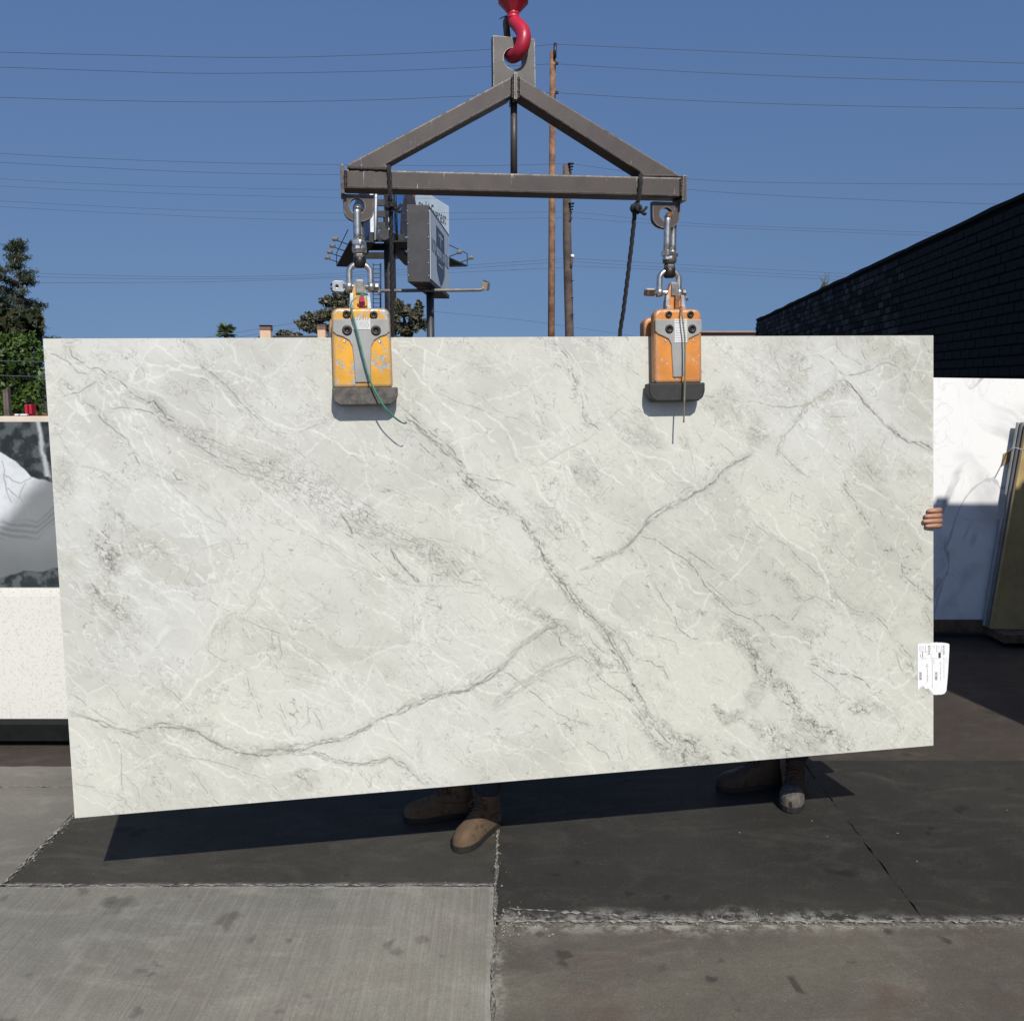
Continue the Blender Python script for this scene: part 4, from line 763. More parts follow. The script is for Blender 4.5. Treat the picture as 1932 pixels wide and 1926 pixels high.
def bar(u0, v0, u1, v1):
    pr.add([onslab(u, v, lo(u)+.0006) for u, v in ((u0,v0),(u1,v0),(u1,v1),(u0,v1))], [(0,1,2,3)])
for c_, v0, v1, wd_, dash in ((1735,1219,1227,.5,2),(1737.5,1218,1228,.5,2),(1740,1219,1230,.5,2),(1742.5,1219,1225,.5,2),(1746,1218,1230,.8,2),(1755,1218,1229,.5,2),(1762,1218,1224,.5,1.5),(1767,1218,1230,.7,2),(1769.5,1219,1226,.5,2),(1772,1219,1225,.5,2),(1776,1218,1229,.6,2),(1759,1240,1298,.6,3),(1756.7,1232,1248,.5,3),(1749.5,1262,1286,1,2),(1774.5,1258,1285,.5,9),(1781,1240,1262,.6,2),(1781,1264,1280,.6,2),(1785,1240,1252,.5,1.5),(1737,1234,1240,1,2),(1740.5,1230,1241,1.4,3),(1762,1241,1252,.6,3)):
    v = v0
    while v < v1: e_ = min(v1, v+dash*rg.uniform(.5, 1.3)); bar(c_-wd_/2, v, c_+wd_/2, e_); v = e_+.7
for u0, u1, v in ((1734,1750,1229),(1767,1778,1229),(1737,1748,1242),(1763,1775,1242)): bar(u0, v, u1, v+.4)
for ux in (1734.5, 1764):
    v = 1268
    while v < 1282: h_ = rg.choice([.4,.7,1.1]); bar(ux, v, ux+4.5, v+h_); v += h_+rg.choice([.5,.8])
bar(1770.5,1231,1775,1241)
for u, v, d_ in ((1749,1254,2.2),(1749,1258,2.2),(1774.5,1250,1.6),(1774.5,1254,1.4)):
    for k in range(10):
        t0, t1 = k/10*6.28, (k+.8)/10*6.28; P_ = [(u+d_*q*math.cos(t), v+d_*q*math.sin(t)) for t in (t0, t1) for q in (.75, 1)]; pr.add([onslab(a_, b_, lo(a_)+.0006) for a_, b_ in (P_[0], P_[1], P_[3], P_[2])], [(0,1,2,3)])
def lab_text(s_, u, v, size, bold):
    dn = (onslab(u, v+1)-onslab(u, v)).normalized(); lf = (onslab(u-1, v)-onslab(u, v)).normalized(); o_ = onslab(u, v, lo(u)+.0007)
    m_ = text_mb(s_, size, lambda x, y: o_ + dn*x - lf*y, bold=bold); return m_
for q in (lab_text('ECU/TII', 1752.3, 1226, .011, True), lab_text('ECU/TII', 1780, 1226, .011, True)): pr.add(q.v, q.f)
tag(pr.build('print', M['print'], paper), None, kind='stuff')
# ------------------------------------------------------------------ black brick building on the right
M['black_brick'] = plain('black_painted_brick', (.0075, .0078, .0088), .8, 0, .35, 30, .5, .2)
t_ = M['black_brick'].node_tree; oi_ = t_.nodes.new('ShaderNodeNewGeometry'); mr_ = t_.nodes.new('ShaderNodeMapRange'); mr_.inputs['To Min'].default_value = .55; mr_.inputs['To Max'].default_value = .95; t_.links.new(oi_.outputs['Random Per Island'], mr_.inputs['Value']); t_.links.new(mr_.outputs[0], t_.nodes['Principled BSDF'].inputs['Roughness'])
M['black_mortar'] = plain('black_mortar', (.003, .003, .0033), .9, 0, .3, 40, 0, .1)
M['black_cap'] = plain('black_roof_edge', (.006, .0065, .0065), .8, 0, .3, 20, 0, .2)
WD = Vector((.113, 1, 0)).normalized(); WN = Vector((-WD.y, WD.x, 0))      # along the wall, out of the wall
W0 = Vector((5.5, 0, 0)); WH = 4.40
def wp(s, z, d=0): return W0 + WD*s + WN*d + Vector((0, 0, z))
S0, S1 = -3.0, 39.3
bld = thing('brick_building', 'long black painted brick building receding behind the white marble slab', 'building', wp(S0, 0))
m = MB().hexa([wp(S0, 0, -.012), wp(S1, 0, -.012), wp(S1, WH, -.012), wp(S0, WH, -.012)], [wp(S0, 0, -8), wp(S1, 0, -8), wp(S1, WH, -8), wp(S0, WH, -8)])
wall = m.build('wall', M['black_mortar'], bld)
cap = MB(); n_ = 60; rc = np.random.RandomState(2); zz_ = [WH + rc.uniform(-.012, .022) for _ in range(n_+1)]
for i in range(n_):
    a, b = S0+(S1-S0)*i/n_, S0+(S1-S0)*(i+1)/n_; cap.hexa([wp(a, WH-.03, .02), wp(b, WH-.03, .02), wp(b, zz_[i+1]+.03, .025), wp(a, zz_[i]+.03, .025)], [wp(a, WH-.03, -.4), wp(b, WH-.03, -.4), wp(b, zz_[i+1]+.03, -.4), wp(a, zz_[i]+.03, -.4)])
cap.build('roof_edge', M['black_cap'], bld)
BLn, BHt, J = .40, .148, .014
unit = MB().box((0, 0, 0), (BLn-J, .05, BHt-J))
bricks = []; rowz = []
z = .01
k = 0
while z + BHt < WH-.03:
    s = 12.2 - (BLn/2 if k % 2 else 0)
    while s < S1-.05:
        zc = z+BHt/2; px_ = CX + F*(5.5+.113*s)/s if s > 1 else 9e9
        if zc > 1.6 or s < 16: bricks.append((s+BLn/2, zc))
        s += BLn
    z += BHt; k += 1
bricks.sort(key=lambda q: (q[1] < 1.85, q[0])); 
def brick_mesh(c, dz, ds, e, m):
    s, z_ = c; hx, hz = (BLn-J)/2+ds, (BHt-J)/2+dz
    P = [wp(s-hx, z_-hz, e), wp(s+hx, z_-hz, e), wp(s+hx, z_+hz, e), wp(s-hx, z_+hz, e)]; Q = [p - WN*.03 for p in P]
    i = .006; P = [wp(s-hx+i, z_-hz+i, e), wp(s+hx-i, z_-hz+i, e), wp(s+hx-i, z_+hz-i, e), wp(s-hx+i, z_+hz-i, e)]
    m.add(P+Q, [(0,1,2,3),(0,4,5,1),(1,5,6,2),(2,6,7,3),(3,7,4,0)])
variants = []
for q in range(6):
    mm = MB(); e = rc.uniform(-.004, .006); hx, hz = (BLn-J)/2+rc.uniform(-.004, .003), (BHt-J)/2+rc.uniform(-.004, .002); i = .007; tl = rc.uniform(-.003, .003)
    P = [WD*(-hx+i)+AZ*(-hz+i)+WN*(e+tl), WD*(hx-i)+AZ*(-hz+i)+WN*e, WD*(hx-i)+AZ*(hz-i)+WN*(e-tl), WD*(-hx+i)+AZ*(hz-i)+WN*e]
    Q = [WD*-hx-AZ*hz-WN*.016, WD*hx-AZ*hz-WN*.016, WD*hx+AZ*hz-WN*.016, WD*-hx+AZ*hz-WN*.016]
    me = bpy.data.meshes.new('brick'); me.from_pydata([tuple(p) for p in P+Q], [], [(0,1,2,3),(0,4,5,1),(1,5,6,2),(2,6,7,3),(3,7,4,0)]); me.materials.append(M['black_brick']); variants.append(me)
for s, z_ in bricks[:300]:
    o = bpy.data.objects.new('brick', variants[rc.randint(6)]); COL.objects.link(o); o.parent = wall; o.location = wp(s, z_) - bld.location
rest = MB()
for c in bricks[300:]: brick_mesh(c, rc.uniform(-.004, .002), rc.uniform(-.004, .003), rc.uniform(-.004, .006), rest)
tag(rest.build('bricks', M['black_brick'], wall), None, kind='stuff')
M['foliage_dull'] = plain('dull_olive_leaves', (.055, .058, .028), .6, 0, .4, 6)
wd_ = MB(); pw = wp(26.5, WH)
for k in range(7): wd_.tube([pw+Vector((rc.uniform(-.1,.1), 0, 0)), pw+Vector((rc.uniform(-.2,.2), rc.uniform(-.1,.1), rc.uniform(.15,.5)))], [.02,.006], 5)
tag(wd_.build('roof_weed', M['foliage_dull']), 'small weed sprouting on the black brick parapet', 'plant')
# brown low building beyond
M['tan_wall'] = plain('brown_stucco', (.17, .12, .10), .9, 0, .1, 4); M['tan_cap'] = plain('pale_parapet_cap', (.26, .2, .17), .8, 0, .1, 4)
lb = thing('low_building', 'low flat-roofed brown building behind the deeper orange clamp', 'building', at(1370, 700, 48))
a, b = at(1296, 628, 48), at(1460, 628, 48)
MB().hexa([Vector((a.x, 48, 0)), Vector((b.x, 48, 0)), Vector((b.x, 48, a.z)), Vector((a.x, 48, a.z))], [Vector((a.x, 60, 0)), Vector((b.x, 60, 0)), Vector((b.x, 60, a.z)), Vector((a.x, 60, a.z))]).build('wall', M['tan_wall'], lb)
MB().box(((a.x+b.x)/2, 54, a.z+.05), (b.x-a.x+.3, 12.3, .09)).build('parapet_cap', M['tan_cap'], lb)
MB().box((a.x+1.2, 47.97, 1.1), (.95, .05, 2.2)).build('door', M['black_cap'], lb)
# ------------------------------------------------------------------ white marble and leaning bundle, right
def mat_calacatta(name, base, vein):
    t = NT(name); P = t.coord(rot=(0, R_(38), 0)); n1 = t.noise(1.2, 5, .5, P, 1.2); Q = t.coord((1, 1, .45), rot=(0, R_(-48), 0)); n2 = t.noise(1.5, 6, .5, Q, 1.6); n3 = t.noise(4, 5, .5, Q, 1)
    l1 = t.ramp(t.math('ABSOLUTE', t.math('SUBTRACT', n2, .5)), 0, .028, .68, 0); l2 = t.ramp(t.math('ABSOLUTE', t.math('SUBTRACT', n3, .47)), 0, .012, .16, 0)
    l3 = t.math('MULTIPLY', t.ramp(t.math('ABSOLUTE', t.math('SUBTRACT', n1, .52)), 0, .09, .42, 0), t.ramp(t.noise(1.3, 3, .5, P), .42, .6))
    c = t.mix(t.math('MAXIMUM', t.math('MAXIMUM', t.math('MULTIPLY', l1, t.ramp(t.noise(2, 3, .5, P), .38, .58)), l2), l3), base, vein); return t.out(c, .2, 0, .5)
M['calacatta'] = mat_calacatta('white_marble', (.80, .80, .785), (.30, .30, .31))
WY = 6.88
ws = MB().hexa([at(1300, 706, WY+.16), Vector((4.35, WY+.13, at(1932, 717, WY).z)), Vector((4.35, WY-.02, .10)), Vector((at(1300, 706, WY+.16).x, WY-.02, .10))],
               [at(1300, 706, WY+.18), Vector((4.35, WY+.15, at(1932, 717, WY).z)), Vector((4.35, WY+.0, .10)), Vector((at(1300, 706, WY+.18).x, WY+.0, .10))])
tag(ws.build('stone_slab', M['calacatta']), 'bright white marble slab with grey veins leaning before the black brick building', 'stone slab')
M['timber'] = plain('weathered_timber', (.105, .066, .038), .8, 0, .35, 18, .4)
ra = thing('slab_rack', 'timber and steel A-frame rack carrying the white marble slab', 'rack', (3.2, WY, 0))
MB().box((2.95, WY+.02, .052), (2.9, .12, .09)).build('base_timber', M['timber'], ra, .004)
MB().box((2.95, WY+.42, .04), (2.9, .08, .08)).build('base_timber', M['timber'], ra, .004)
for x_ in (2.0, 2.95, 3.9): MB().tube([(x_, WY+.09, .0), (x_, WY+.30, 1.75)], .03, 8).build('upright', M['dark_zinc'], ra)
M['brown_stone'] = plain('yellow_brown_stone_back', (.36, .26, .11), .45, 0, .25, 3, .1); M['grey_edge'] = plain('grey_stone_edge', (.17, .165, .16), .4, 0, .15, 12); M['grey_edge2'] = plain('pale_stone_edge', (.36, .35, .33), .4, 0, .15, 12)
def leaner(name, label, u_b, u_t, v_b, v_t, Y, mat, x1, th=.03):
    b, t_ = at(u_b, v_b, Y), at(u_t, v_t, Y+.12); zb = .07
    F_ = [Vector((b.x, Y, zb)), Vector((x1, Y-.09, zb)), Vector((x1+.1, Y+.03, t_.z)), Vector((t_.x, Y+.12, t_.z))]
    o = MB().hexa(F_, [p+Vector((0, th, 0)) for p in F_]).build(name, mat, None, .002)
    return tag(o, label, 'stone slab', 'slabs leaning beside the white marble')
leaner('stone_slab', 'yellow-brown stone slab, front one of the leaning bundle beside white marble', 1868.5, 1937, 1197, 801, 6.70, M['brown_stone'], 4.6)
leaner('stone_slab', 'dark grey stone slab edge right behind the yellow-brown slab', 1861.5, 1929, 1196, 797, 6.745, M['grey_edge'], 4.6, .028)
leaner('stone_slab', 'paler grey stone slab edge, rearmost of the bundle with the yellow-brown slab', 1855.5, 1921, 1195, 797, 6.785, M['grey_edge2'], 4.6, .028)
MB_ = MB().box((3.95, 6.70, .035), (.9, .3, .065)); tag(MB_.build('timber_block', M['timber'], None, .004), 'timber block under the leaning yellow-brown slab', 'timber')
M['clear_tag'] = plain('amber_plastic_tag', (.34, .24, .12), .2, 0, .2, 10)
tgp = [at(*q, 6.95) for q in ((1895,855),(1914,847),(1914,862),(1912,869),(1889,880))]
tg = thing('plastic_tag', 'amber plastic tag wired to the leaning slab bundle', 'tag', tgp[-1])
MB().hexa(tgp, [p+Vector((0, .004, 0)) for p in tgp]).build('tag_sheet', M['clear_tag'], tg); MB().tube(smooth_path([at(1903,852,6.94), at(1912,845,6.88), at(1922,846,6.80), at(1931,849,6.70)]), .004, 6).build('wire', M['zinc'], tg)
pl = [at(*q, 6.66) for q in ((1886,933),(1898,932),(1894,979),(1880,979))]; tag(MB().hexa(pl, [p+Vector((0, .002, 0)) for p in pl]).build('paper_label', M['plate_label']), 'small pale label stuck on the leaning grey slab edges', 'label')
# unseen crate stack, added to throw shade on the white marble and ground
M['crate'] = plain('shade_crate_timber', (.42, .31, .19), .8, 0, .2, 6, .3)
for k in range(3):
    cr = thing('shade_crate', ('lowest', 'middle', 'topmost')[k]+' of three unseen stacked timber crates added to shade the white marble', 'crate', (3.95, 3.4, k*1.29), 'added shade crates')
    MB().box((3.95, 3.4, k*1.29+.63), (1.24, .8, 1.1)).build('box', M['crate'], cr, .006)
    for dx in (-.5, 0, .5): MB().box((3.95+dx, 3.4, k*1.29+.63), (.09, .86, 1.14)).build('shade_crate_batten', M['timber'], cr, .004)
    for dx in (-.55, .55): MB().box((3.95+dx, 3.4, k*1.29+.04), (.1, .8, .08)).build('shade_crate_skid', M['timber'], cr, .004)
# ------------------------------------------------------------------ slabs on the left
LY = 4.86
t = NT('speckled_white_quartz'); P = t.coord(); v1 = t.voro(185, vec=P); nz = t.noise(60, 4, .6, P); fl = t.math('MULTIPLY', t.ramp(v1, .26, .36, 1, 0), t.ramp(nz, .5, .57)); v2 = t.voro(210, vec=P)
c = t.mix(fl, (.67, .655, .60), (.27, .25, .21)); c = t.mix(t.math('MULTIPLY', t.ramp(v2, .2, .3, .7, 0), t.ramp(t.noise(33, 3, .5, P), .5, .6)), c, (.42, .40, .36)); M['quartz'] = t.out(c, .3)
def lslab(u0, v0, u1, v1, Y, th, mat, xl=-4.4):
    z0, z1, xr = at(u1, v1, Y).z, at(u1, v0, Y).z, at(u1, (v0+v1)/2, Y).x
    return MB().box(((xl+xr)/2, Y+th/2, (z0+z1)/2), (xr-xl, th, z1-z0))
XR = 190
tag(lslab(0, 1123, XR, 1363, LY-.09, .03, M['quartz']).build('stone_slab', M['quartz'], None, .003), 'low speckled white quartz slab standing foremost in the stack by the hedge', 'stone slab', 'slabs stacked by the hedge')
tag(lslab(0, 1110, XR, 1363, LY-.045, .03, M['quartz']).build('stone_slab', M['quartz'], None, .003), 'speckled white quartz slab of which a strip shows above the foremost one', 'stone slab', 'slabs stacked by the hedge')
AG = Stone(300, 300, 2.3, 1.5); zt, zb_ = at(60, 796, LY).z, .1; ax0, ax1 = at(-230, 900, LY).x, at(XR, 900, LY).x
gu = CX + (F/ (cp))*0 + 0*AG.X
Xw = ax0 + AG.gs*(ax1-ax0); Zw = zt + AG.gt*(zb_-zt)
dyv = Zw - HC; yc = LY*cp - dyv*sp*1.0; UU = CX + F*Xw/(LY*cp - dyv*sp); VV = CY - F*(LY*sp + dyv*cp)/(LY*cp - dyv*sp)
uu = UU + 10*(fbm(UU*.04, VV*.04, 3)-.5); vv = VV + 10*(fbm(UU*.04, VV*.04, 5)-.5)
topb = np.interp(uu, [-230,-120,-40,0,23,39,56,77,97,130,190], [800,812,840,855,865,880,898,906,909,925,900]); botb = np.interp(uu, [-230,-100,0,20,45,80,110,190], [1098,1094,1090,1084,1077,1078,1070,1074])
inside = sstep(-1.5, 1.5, vv-topb)*sstep(1.5, -1.5, vv-botb)
bands = .5+.5*np.sin((vv - 12*np.sin(uu*.02) + np.where(uu > 70, (uu-70)*.9, 0))*.55 + 2.5*fbm(uu*.03, vv*.03, 8)); bz = sstep(978, 986, vv + np.clip(uu-70, 0, 60)*.9)*sstep(1022, 1012, vv + np.clip(uu-70, 0, 60)*.9)
agw = inside*(1 - .30*bands*bz - .30*sstep(1000, 1080, vv) - .12*fbm(uu*.03, vv*.03, 2)); agw = agw*(.30+.70*sstep(30, -30, (vv-945)+(uu-37)*1.07+14*(fbm(uu*.05, vv*.05, 9)-.5))); agd = (1-inside)*sstep(.42, .62, fbm(uu*.06, vv*.06, 6))  # diagonal pale-to-dark step paints the polished face's reflection into the colour
shine = (1-inside)*sstep(7, 0, np.abs(uu - 72 - (vv-800)*.17))*(vv < 900)*sstep(.3, .6, fbm(uu*.2, vv*.01, 4)+.2)  # upright glossy streak, a highlight painted in as pale colour
vl = np.zeros_like(uu)
for q in (((2,872),(9,895),(14,925),(19,945)), ((9,895),(22,905),(40,912),(58,900)), ((48,912),(37,938),(50,965),(55,980)), ((16,920),(28,932),(36,940))):
    for (x1, y1), (x2, y2) in zip(q[:-1], q[1:]):
        tq = np.clip(((uu-x1)*(x2-x1)+(vv-y1)*(y2-y1))/((x2-x1)**2+(y2-y1)**2), 0, 1); vl = np.maximum(vl, sstep(2, .4, np.hypot(uu-x1-tq*(x2-x1), vv-y1-tq*(y2-y1))))
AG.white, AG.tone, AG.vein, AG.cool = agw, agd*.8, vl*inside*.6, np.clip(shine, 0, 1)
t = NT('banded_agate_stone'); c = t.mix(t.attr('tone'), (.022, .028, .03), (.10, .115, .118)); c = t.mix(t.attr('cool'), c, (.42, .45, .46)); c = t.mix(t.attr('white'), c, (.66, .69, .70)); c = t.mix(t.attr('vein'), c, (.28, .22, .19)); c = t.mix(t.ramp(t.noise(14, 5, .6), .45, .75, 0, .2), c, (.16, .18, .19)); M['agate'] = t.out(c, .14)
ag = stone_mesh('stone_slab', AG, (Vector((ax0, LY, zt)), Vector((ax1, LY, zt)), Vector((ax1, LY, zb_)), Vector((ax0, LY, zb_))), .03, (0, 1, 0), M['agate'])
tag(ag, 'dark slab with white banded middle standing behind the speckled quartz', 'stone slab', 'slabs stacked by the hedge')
M['cream'] = plain('cream_stone_edge', (.62, .54, .44), .5, 0, .08, 9)
tag(lslab(0, 785.5, XR, 1363, LY+.06, .03, M['cream']).build('stone_slab', M['cream'], None, .002), 'cream slab showing as a strip above the dark banded slab', 'stone slab', 'slabs stacked by the hedge')
rr_ = thing('slab_rack', 'red steel rack behind the cream slab by the hedge', 'rack', (-2.7, LY+.3, 0))
zr = at(60, 783, LY+.2).z
MB().box((-2.2, LY+.2, zr-.02), (.9, .04, .035)).build('rail', M['red'], rr_, .003)
pz = at(58, 780, LY+.2)
for du in (0, .022): MB().box((pz.x-.011+du, LY+.2, pz.z+.022), (.014, .05, .05)).build('rail_post', M['red'], rr_, .002)
for x_ in (-3.6, -2.0): MB().box((x_, LY+.2, zr/2), (.06, .06, zr-.06)).build('upright', M['red'], rr_, .003)
MB().box((-2.9, LY+.1, .05), (2.6, .55, .09)).build('base', M['black_cap'], rr_, .003)
for u in (33, 46): p_ = at(u, 782.5, LY+.17); MB().box(p_, (.035 if u == 46 else .02, .02, .008)).build('white_shim', M['paper'], rr_)
# ------------------------------------------------------------------ vegetation
def mat_leaf(name, c1, c2, c3, scale=3):
    t = NT(name); n = t.noise(scale, 3, .6); r = t.n('ObjectInfo'); g = t.t.nodes.new('ShaderNodeNewGeometry')
    c = t.mix(t.ramp(n, .35, .65), c1, c2); c = t.mix(t.ramp(g.outputs['Random Per Island'], .5, 1, 0, .8), c, c3); m = t.out(c, .5, 0, .3)
    t.b.inputs['Transmission Weight'].default_value = 0; t.set(t.b.inputs['Subsurface Weight'], .0); return m
M['hedge'] = mat_leaf('hedge_leaves', (.045, .085, .012), (.022, .046, .009), (.085, .13, .022), 2); M['pine'] = mat_leaf('pine_needles', (.034, .05, .03), (.048, .062, .038), (.07, .085, .05), 1); M['oak'] = mat_leaf('tree_leaves', (.075, .075, .042), (.05, .054, .03), (.12, .10, .055), .5); M['palm'] = mat_leaf('palm_fronds', (.07, .10, .035), (.045, .07, .025), (.11, .13, .05), 1); M['olive'] = mat_leaf('dark_shrub_leaves', (.035, .042, .016), (.022, .03, .012), (.06, .06, .024), 1)
M['bark'] = plain('bark', (.07, .052, .038), .9, 0, .3, 8, .5)
class Leaves:
    def __init__(s, seed): s.r = np.random.RandomState(seed); s.V = []; 
    def scatter(s, P, size, up=.2, aspect=.55):
        P = np.asarray(P, float); n = len(P); d = s.r.normal(size=(n, 3)); d[:, 2] += up; d /= np.linalg.norm(d, axis=1)[:, None]; q = s.r.normal(size=(n, 3)); e = np.cross(d, q); e /= np.linalg.norm(e, axis=1)[:, None]
        sz_ = (size*s.r.uniform(.55, 1.25, n))[:, None]; a = d*sz_; b = e*sz_*aspect/2; s.V.append(np.stack([P-a*.5, P+b*1.0, P+a*.5, P-b*1.0], 1))
    def build(s, name, mat, parent):
        V = np.concatenate(s.V).reshape(-1, 3) - np.array(wloc(parent)); n = len(V)//4
        me = bpy.data.meshes.new(name); me.vertices.add(len(V)); me.vertices.foreach_set('co', V.astype(np.float32).ravel()); me.loops.add(4*n); me.loops.foreach_set('vertex_index', np.arange(4*n, dtype=np.int32)); me.polygons.add(n); me.polygons.foreach_set('loop_start', np.arange(0, 4*n, 4, dtype=np.int32)); me.update(calc_edges=True)
        me.materials.append(mat); o = bpy.data.objects.new(name, me); COL.objects.link(o); o.parent = parent; o['kind'] = 'stuff'; return o
def blob_pts(r, n, c, rad, shell=.55):
    d = r.normal(size=(n, 3)); d /= np.linalg.norm(d, axis=1)[:, None]; return np.array(c) + d*(r.uniform(shell, 1, n)[:, None])*np.array(rad)
# hedge
hd = thing('hedge', 'tall clipped leafy green hedge behind the stacked slabs', 'hedge', (-6, 9.2, 0)); Lh = Leaves(1); r_ = Lh.r
hz_ = at(60, 643, 9).z; n = 30000; x = r_.uniform(-7.2, -4.38, n); z = r_.uniform(.3, hz_, n)**1.0; bul = .5*np.array(fbm(x*3.2, z*3.2, 3)) ; y = 8.8 + bul + r_.uniform(0, .2, n)
ok_ = x < -.4895*y; x, y, z = x[ok_], y[ok_], z[ok_]; Lh.scatter(np.stack([x, y, z], 1), .062, -.4, .5); n = 7000; x = r_.uniform(-7.2, -4.38, n); yy_ = r_.uniform(9.05, 10, n); ok_ = x < -.497*yy_; x, yy_ = x[ok_], yy_[ok_]; n = len(x); Lh.scatter(np.stack([x, yy_, hz_+.12*fbm(x*2, x*0, 5)-.04+r_.uniform(-.06, .05, n)], 1), .06, .5, .5)
Lh.build('leaves', M['hedge'], hd); MB().box((-6.3, 9.85, hz_/2-.05), (2.4, .8, hz_-.15)).build('twig_mass', M['bark'], hd)
for x_ in (-7.0, -6.2, -5.4): MB().tube([(x_, 9.5, 0), (x_+.05, 9.5, hz_*.8)], [.05, .02], 7).build('trunk', M['bark'], hd)
M['post'] = plain('grey_weathered_post', (.11, .085, .07), .85, 0, .25, 20)
for u, v in ((9.5, 735), (14.5, 733)):
    p_ = at(u, v, 8.3); tag(MB().box((p_.x, 8.3, p_.z/2), (.022, .05, p_.z)).build('fence_post', M['post'], None, .002), 'thin weathered wooden post before the hedge', 'post', 'posts before the hedge')
# pines
def pine(x, Y, H, rad, seed, label):
    t = thing('pine_tree', label, 'tree', (x, Y, 0)); L = Leaves(seed); r = L.r
    MB().tube([(x, Y, 0), (x+.1, Y, H*.5), (x+.05, Y, H)], [.17, .11, .02], 8).build('trunk', M['bark'], t); br = MB()
    zz = 3.2
    while zz < H-.05:
        f = (H-zz)/(H-3); R = min(.12+rad*1.15*f**.85, .92)
        for k in range(r.randint(3, 6)):
            a = r.uniform(0, 6.28); l = R*r.uniform(.45, 1.15); e = Vector((x+math.cos(a)*l, Y+math.sin(a)*l, zz+l*.22+r.uniform(-.1, .15))); br.tube([(x+.05, Y, zz), e], [.035, .008], 5)
            for q in range(max(4, int(l*8))):
                s_ = r.uniform(.12, 1.05); c = Vector((x, Y, zz)).lerp(e, s_); L.scatter(blob_pts(r, 55, c, (.24+.06*f, .24+.06*f, .15), .1), .15, .5, .2)
        zz += r.uniform(.22, .42)
    br.build('limbs', M['bark'], t); L.build('crown', M['pine'], t)
p_ = at(30, 455, 32); pine(p_.x, 32, p_.z, 1.0, 3, 'tall slender dark pine rising above the hedge'); p_ = at(-14, 478, 31); pine(p_.x, 31, p_.z, 1.1, 8, 'second dark pine, partly cut off, beside the slender pine')
def tree(name, label, parts, Y, trunk, seed, mat, size, dens=90, cat='tree'):
    x0 = trunk[0].x; t = thing(name, label, cat, (x0, Y, 0)); L = Leaves(seed); r = L.r; br = MB().tube([(x0, Y, 0), (x0+.1, Y, trunk[0].z*.6), trunk[0]], [.28, .2, .1], 8); br.build('trunk', M['bark'], t); lb_ = MB()
    for u, v, ru, rv in parts:
        c = at(u, v, Y + r.uniform(-1.2, 1.2)); k = Y/F; lb_.tube([trunk[0]-Vector((0, 0, .6)), trunk[0].lerp(c, .5)+Vector((0, 0, .2)), c], [.09, .05, .015], 5)
        for q in range(16):
            cc = blob_pts(r, 1, c, (ru*k*1.1, ru*k*1.1, rv*k*1.1), .05)[0]; L.scatter(cc + r.normal(size=(dens//5, 3))*np.array((ru*k*.22, ru*k*.22, rv*k*.2)), size, .1, .62)
    lb_.build('limbs', M['bark'], t); L.build('crown', mat, t); return t
tree('dark_shrub', 'dense dark evergreen tree between the hedge and the slender pine', [(-20,612,30,24),(20,606,26,20),(48,615,22,22),(60,625,14,18),(30,628,30,16),(66,600,8,12)], 14, [at(20, 640, 14)][0:1], 5, M['olive'], .2, 120)
tree('leafy_tree', 'airy olive-brown tree rising behind the yellower clamp', [(645,560,20,18),(630,575,18,16),(612,592,20,14),(590,605,20,12),(572,614,14,8),(600,622,26,10),(640,600,22,18),(660,590,20,20),(636,545,8,8),(615,570,10,10),(655,625,26,12)], 58, [at(640, 632, 58)], 6, M['oak'], .24, 150)
tree('leafy_tree', 'browner tree between the billboard column and the sign post', [(760,590,14,14),(778,600,16,16),(790,585,10,14),(795,612,10,12),(752,575,8,8),(770,620,20,12),(745,610,10,20)], 55, [at(770, 635, 55)], 7, M['oak'], .24, 170)
tree('leafy_tree', 'sparse low treetop between the two chimneys', [(538,628,12,5),(548,632,10,4),(530,632,6,4),(560,632,8,3)], 62, [at(545, 640, 62)], 8, M['oak'], .3, 60)
# palm
pc = at(427, 629, 70); pm = thing('palm_tree', 'small fan palm crown showing above the slab top', 'palm', (pc.x, 70, 0)); MB().tube([(pc.x, 70, 0), (pc.x, 70, pc.z)], [.25, .18], 8).build('trunk', M['bark'], pm); r_ = np.random.RandomState(4)
for k in range(46):
    a = r_.uniform(0, 6.28); el = r_.uniform(-.5, 1.4); d = Vector((math.cos(a)*math.cos(el), math.sin(a)*math.cos(el), math.sin(el))); s_ = d.cross(AZ).normalized() if abs(d.z) < .98 else Vector((1, 0, 0)); up_ = s_.cross(d); l = r_.uniform(.55, .98); c = Vector((pc.x, 70, pc.z)); m = MB(); st_ = c + d*l*.35; m.tube([c, st_], .015, 4)
    for q in range(11): w_ = (q-5)/5*1.15; e = st_ + (d*math.cos(w_) + s_*math.sin(w_))*l*.62 - AZ*.05*abs(w_); mid = st_.lerp(e, .55); o_ = up_*.03 + s_*.028; m.add([st_, mid+o_, e, mid-o_], [(0,1,2,3)])
    m.build('frond', M['palm'], pm)
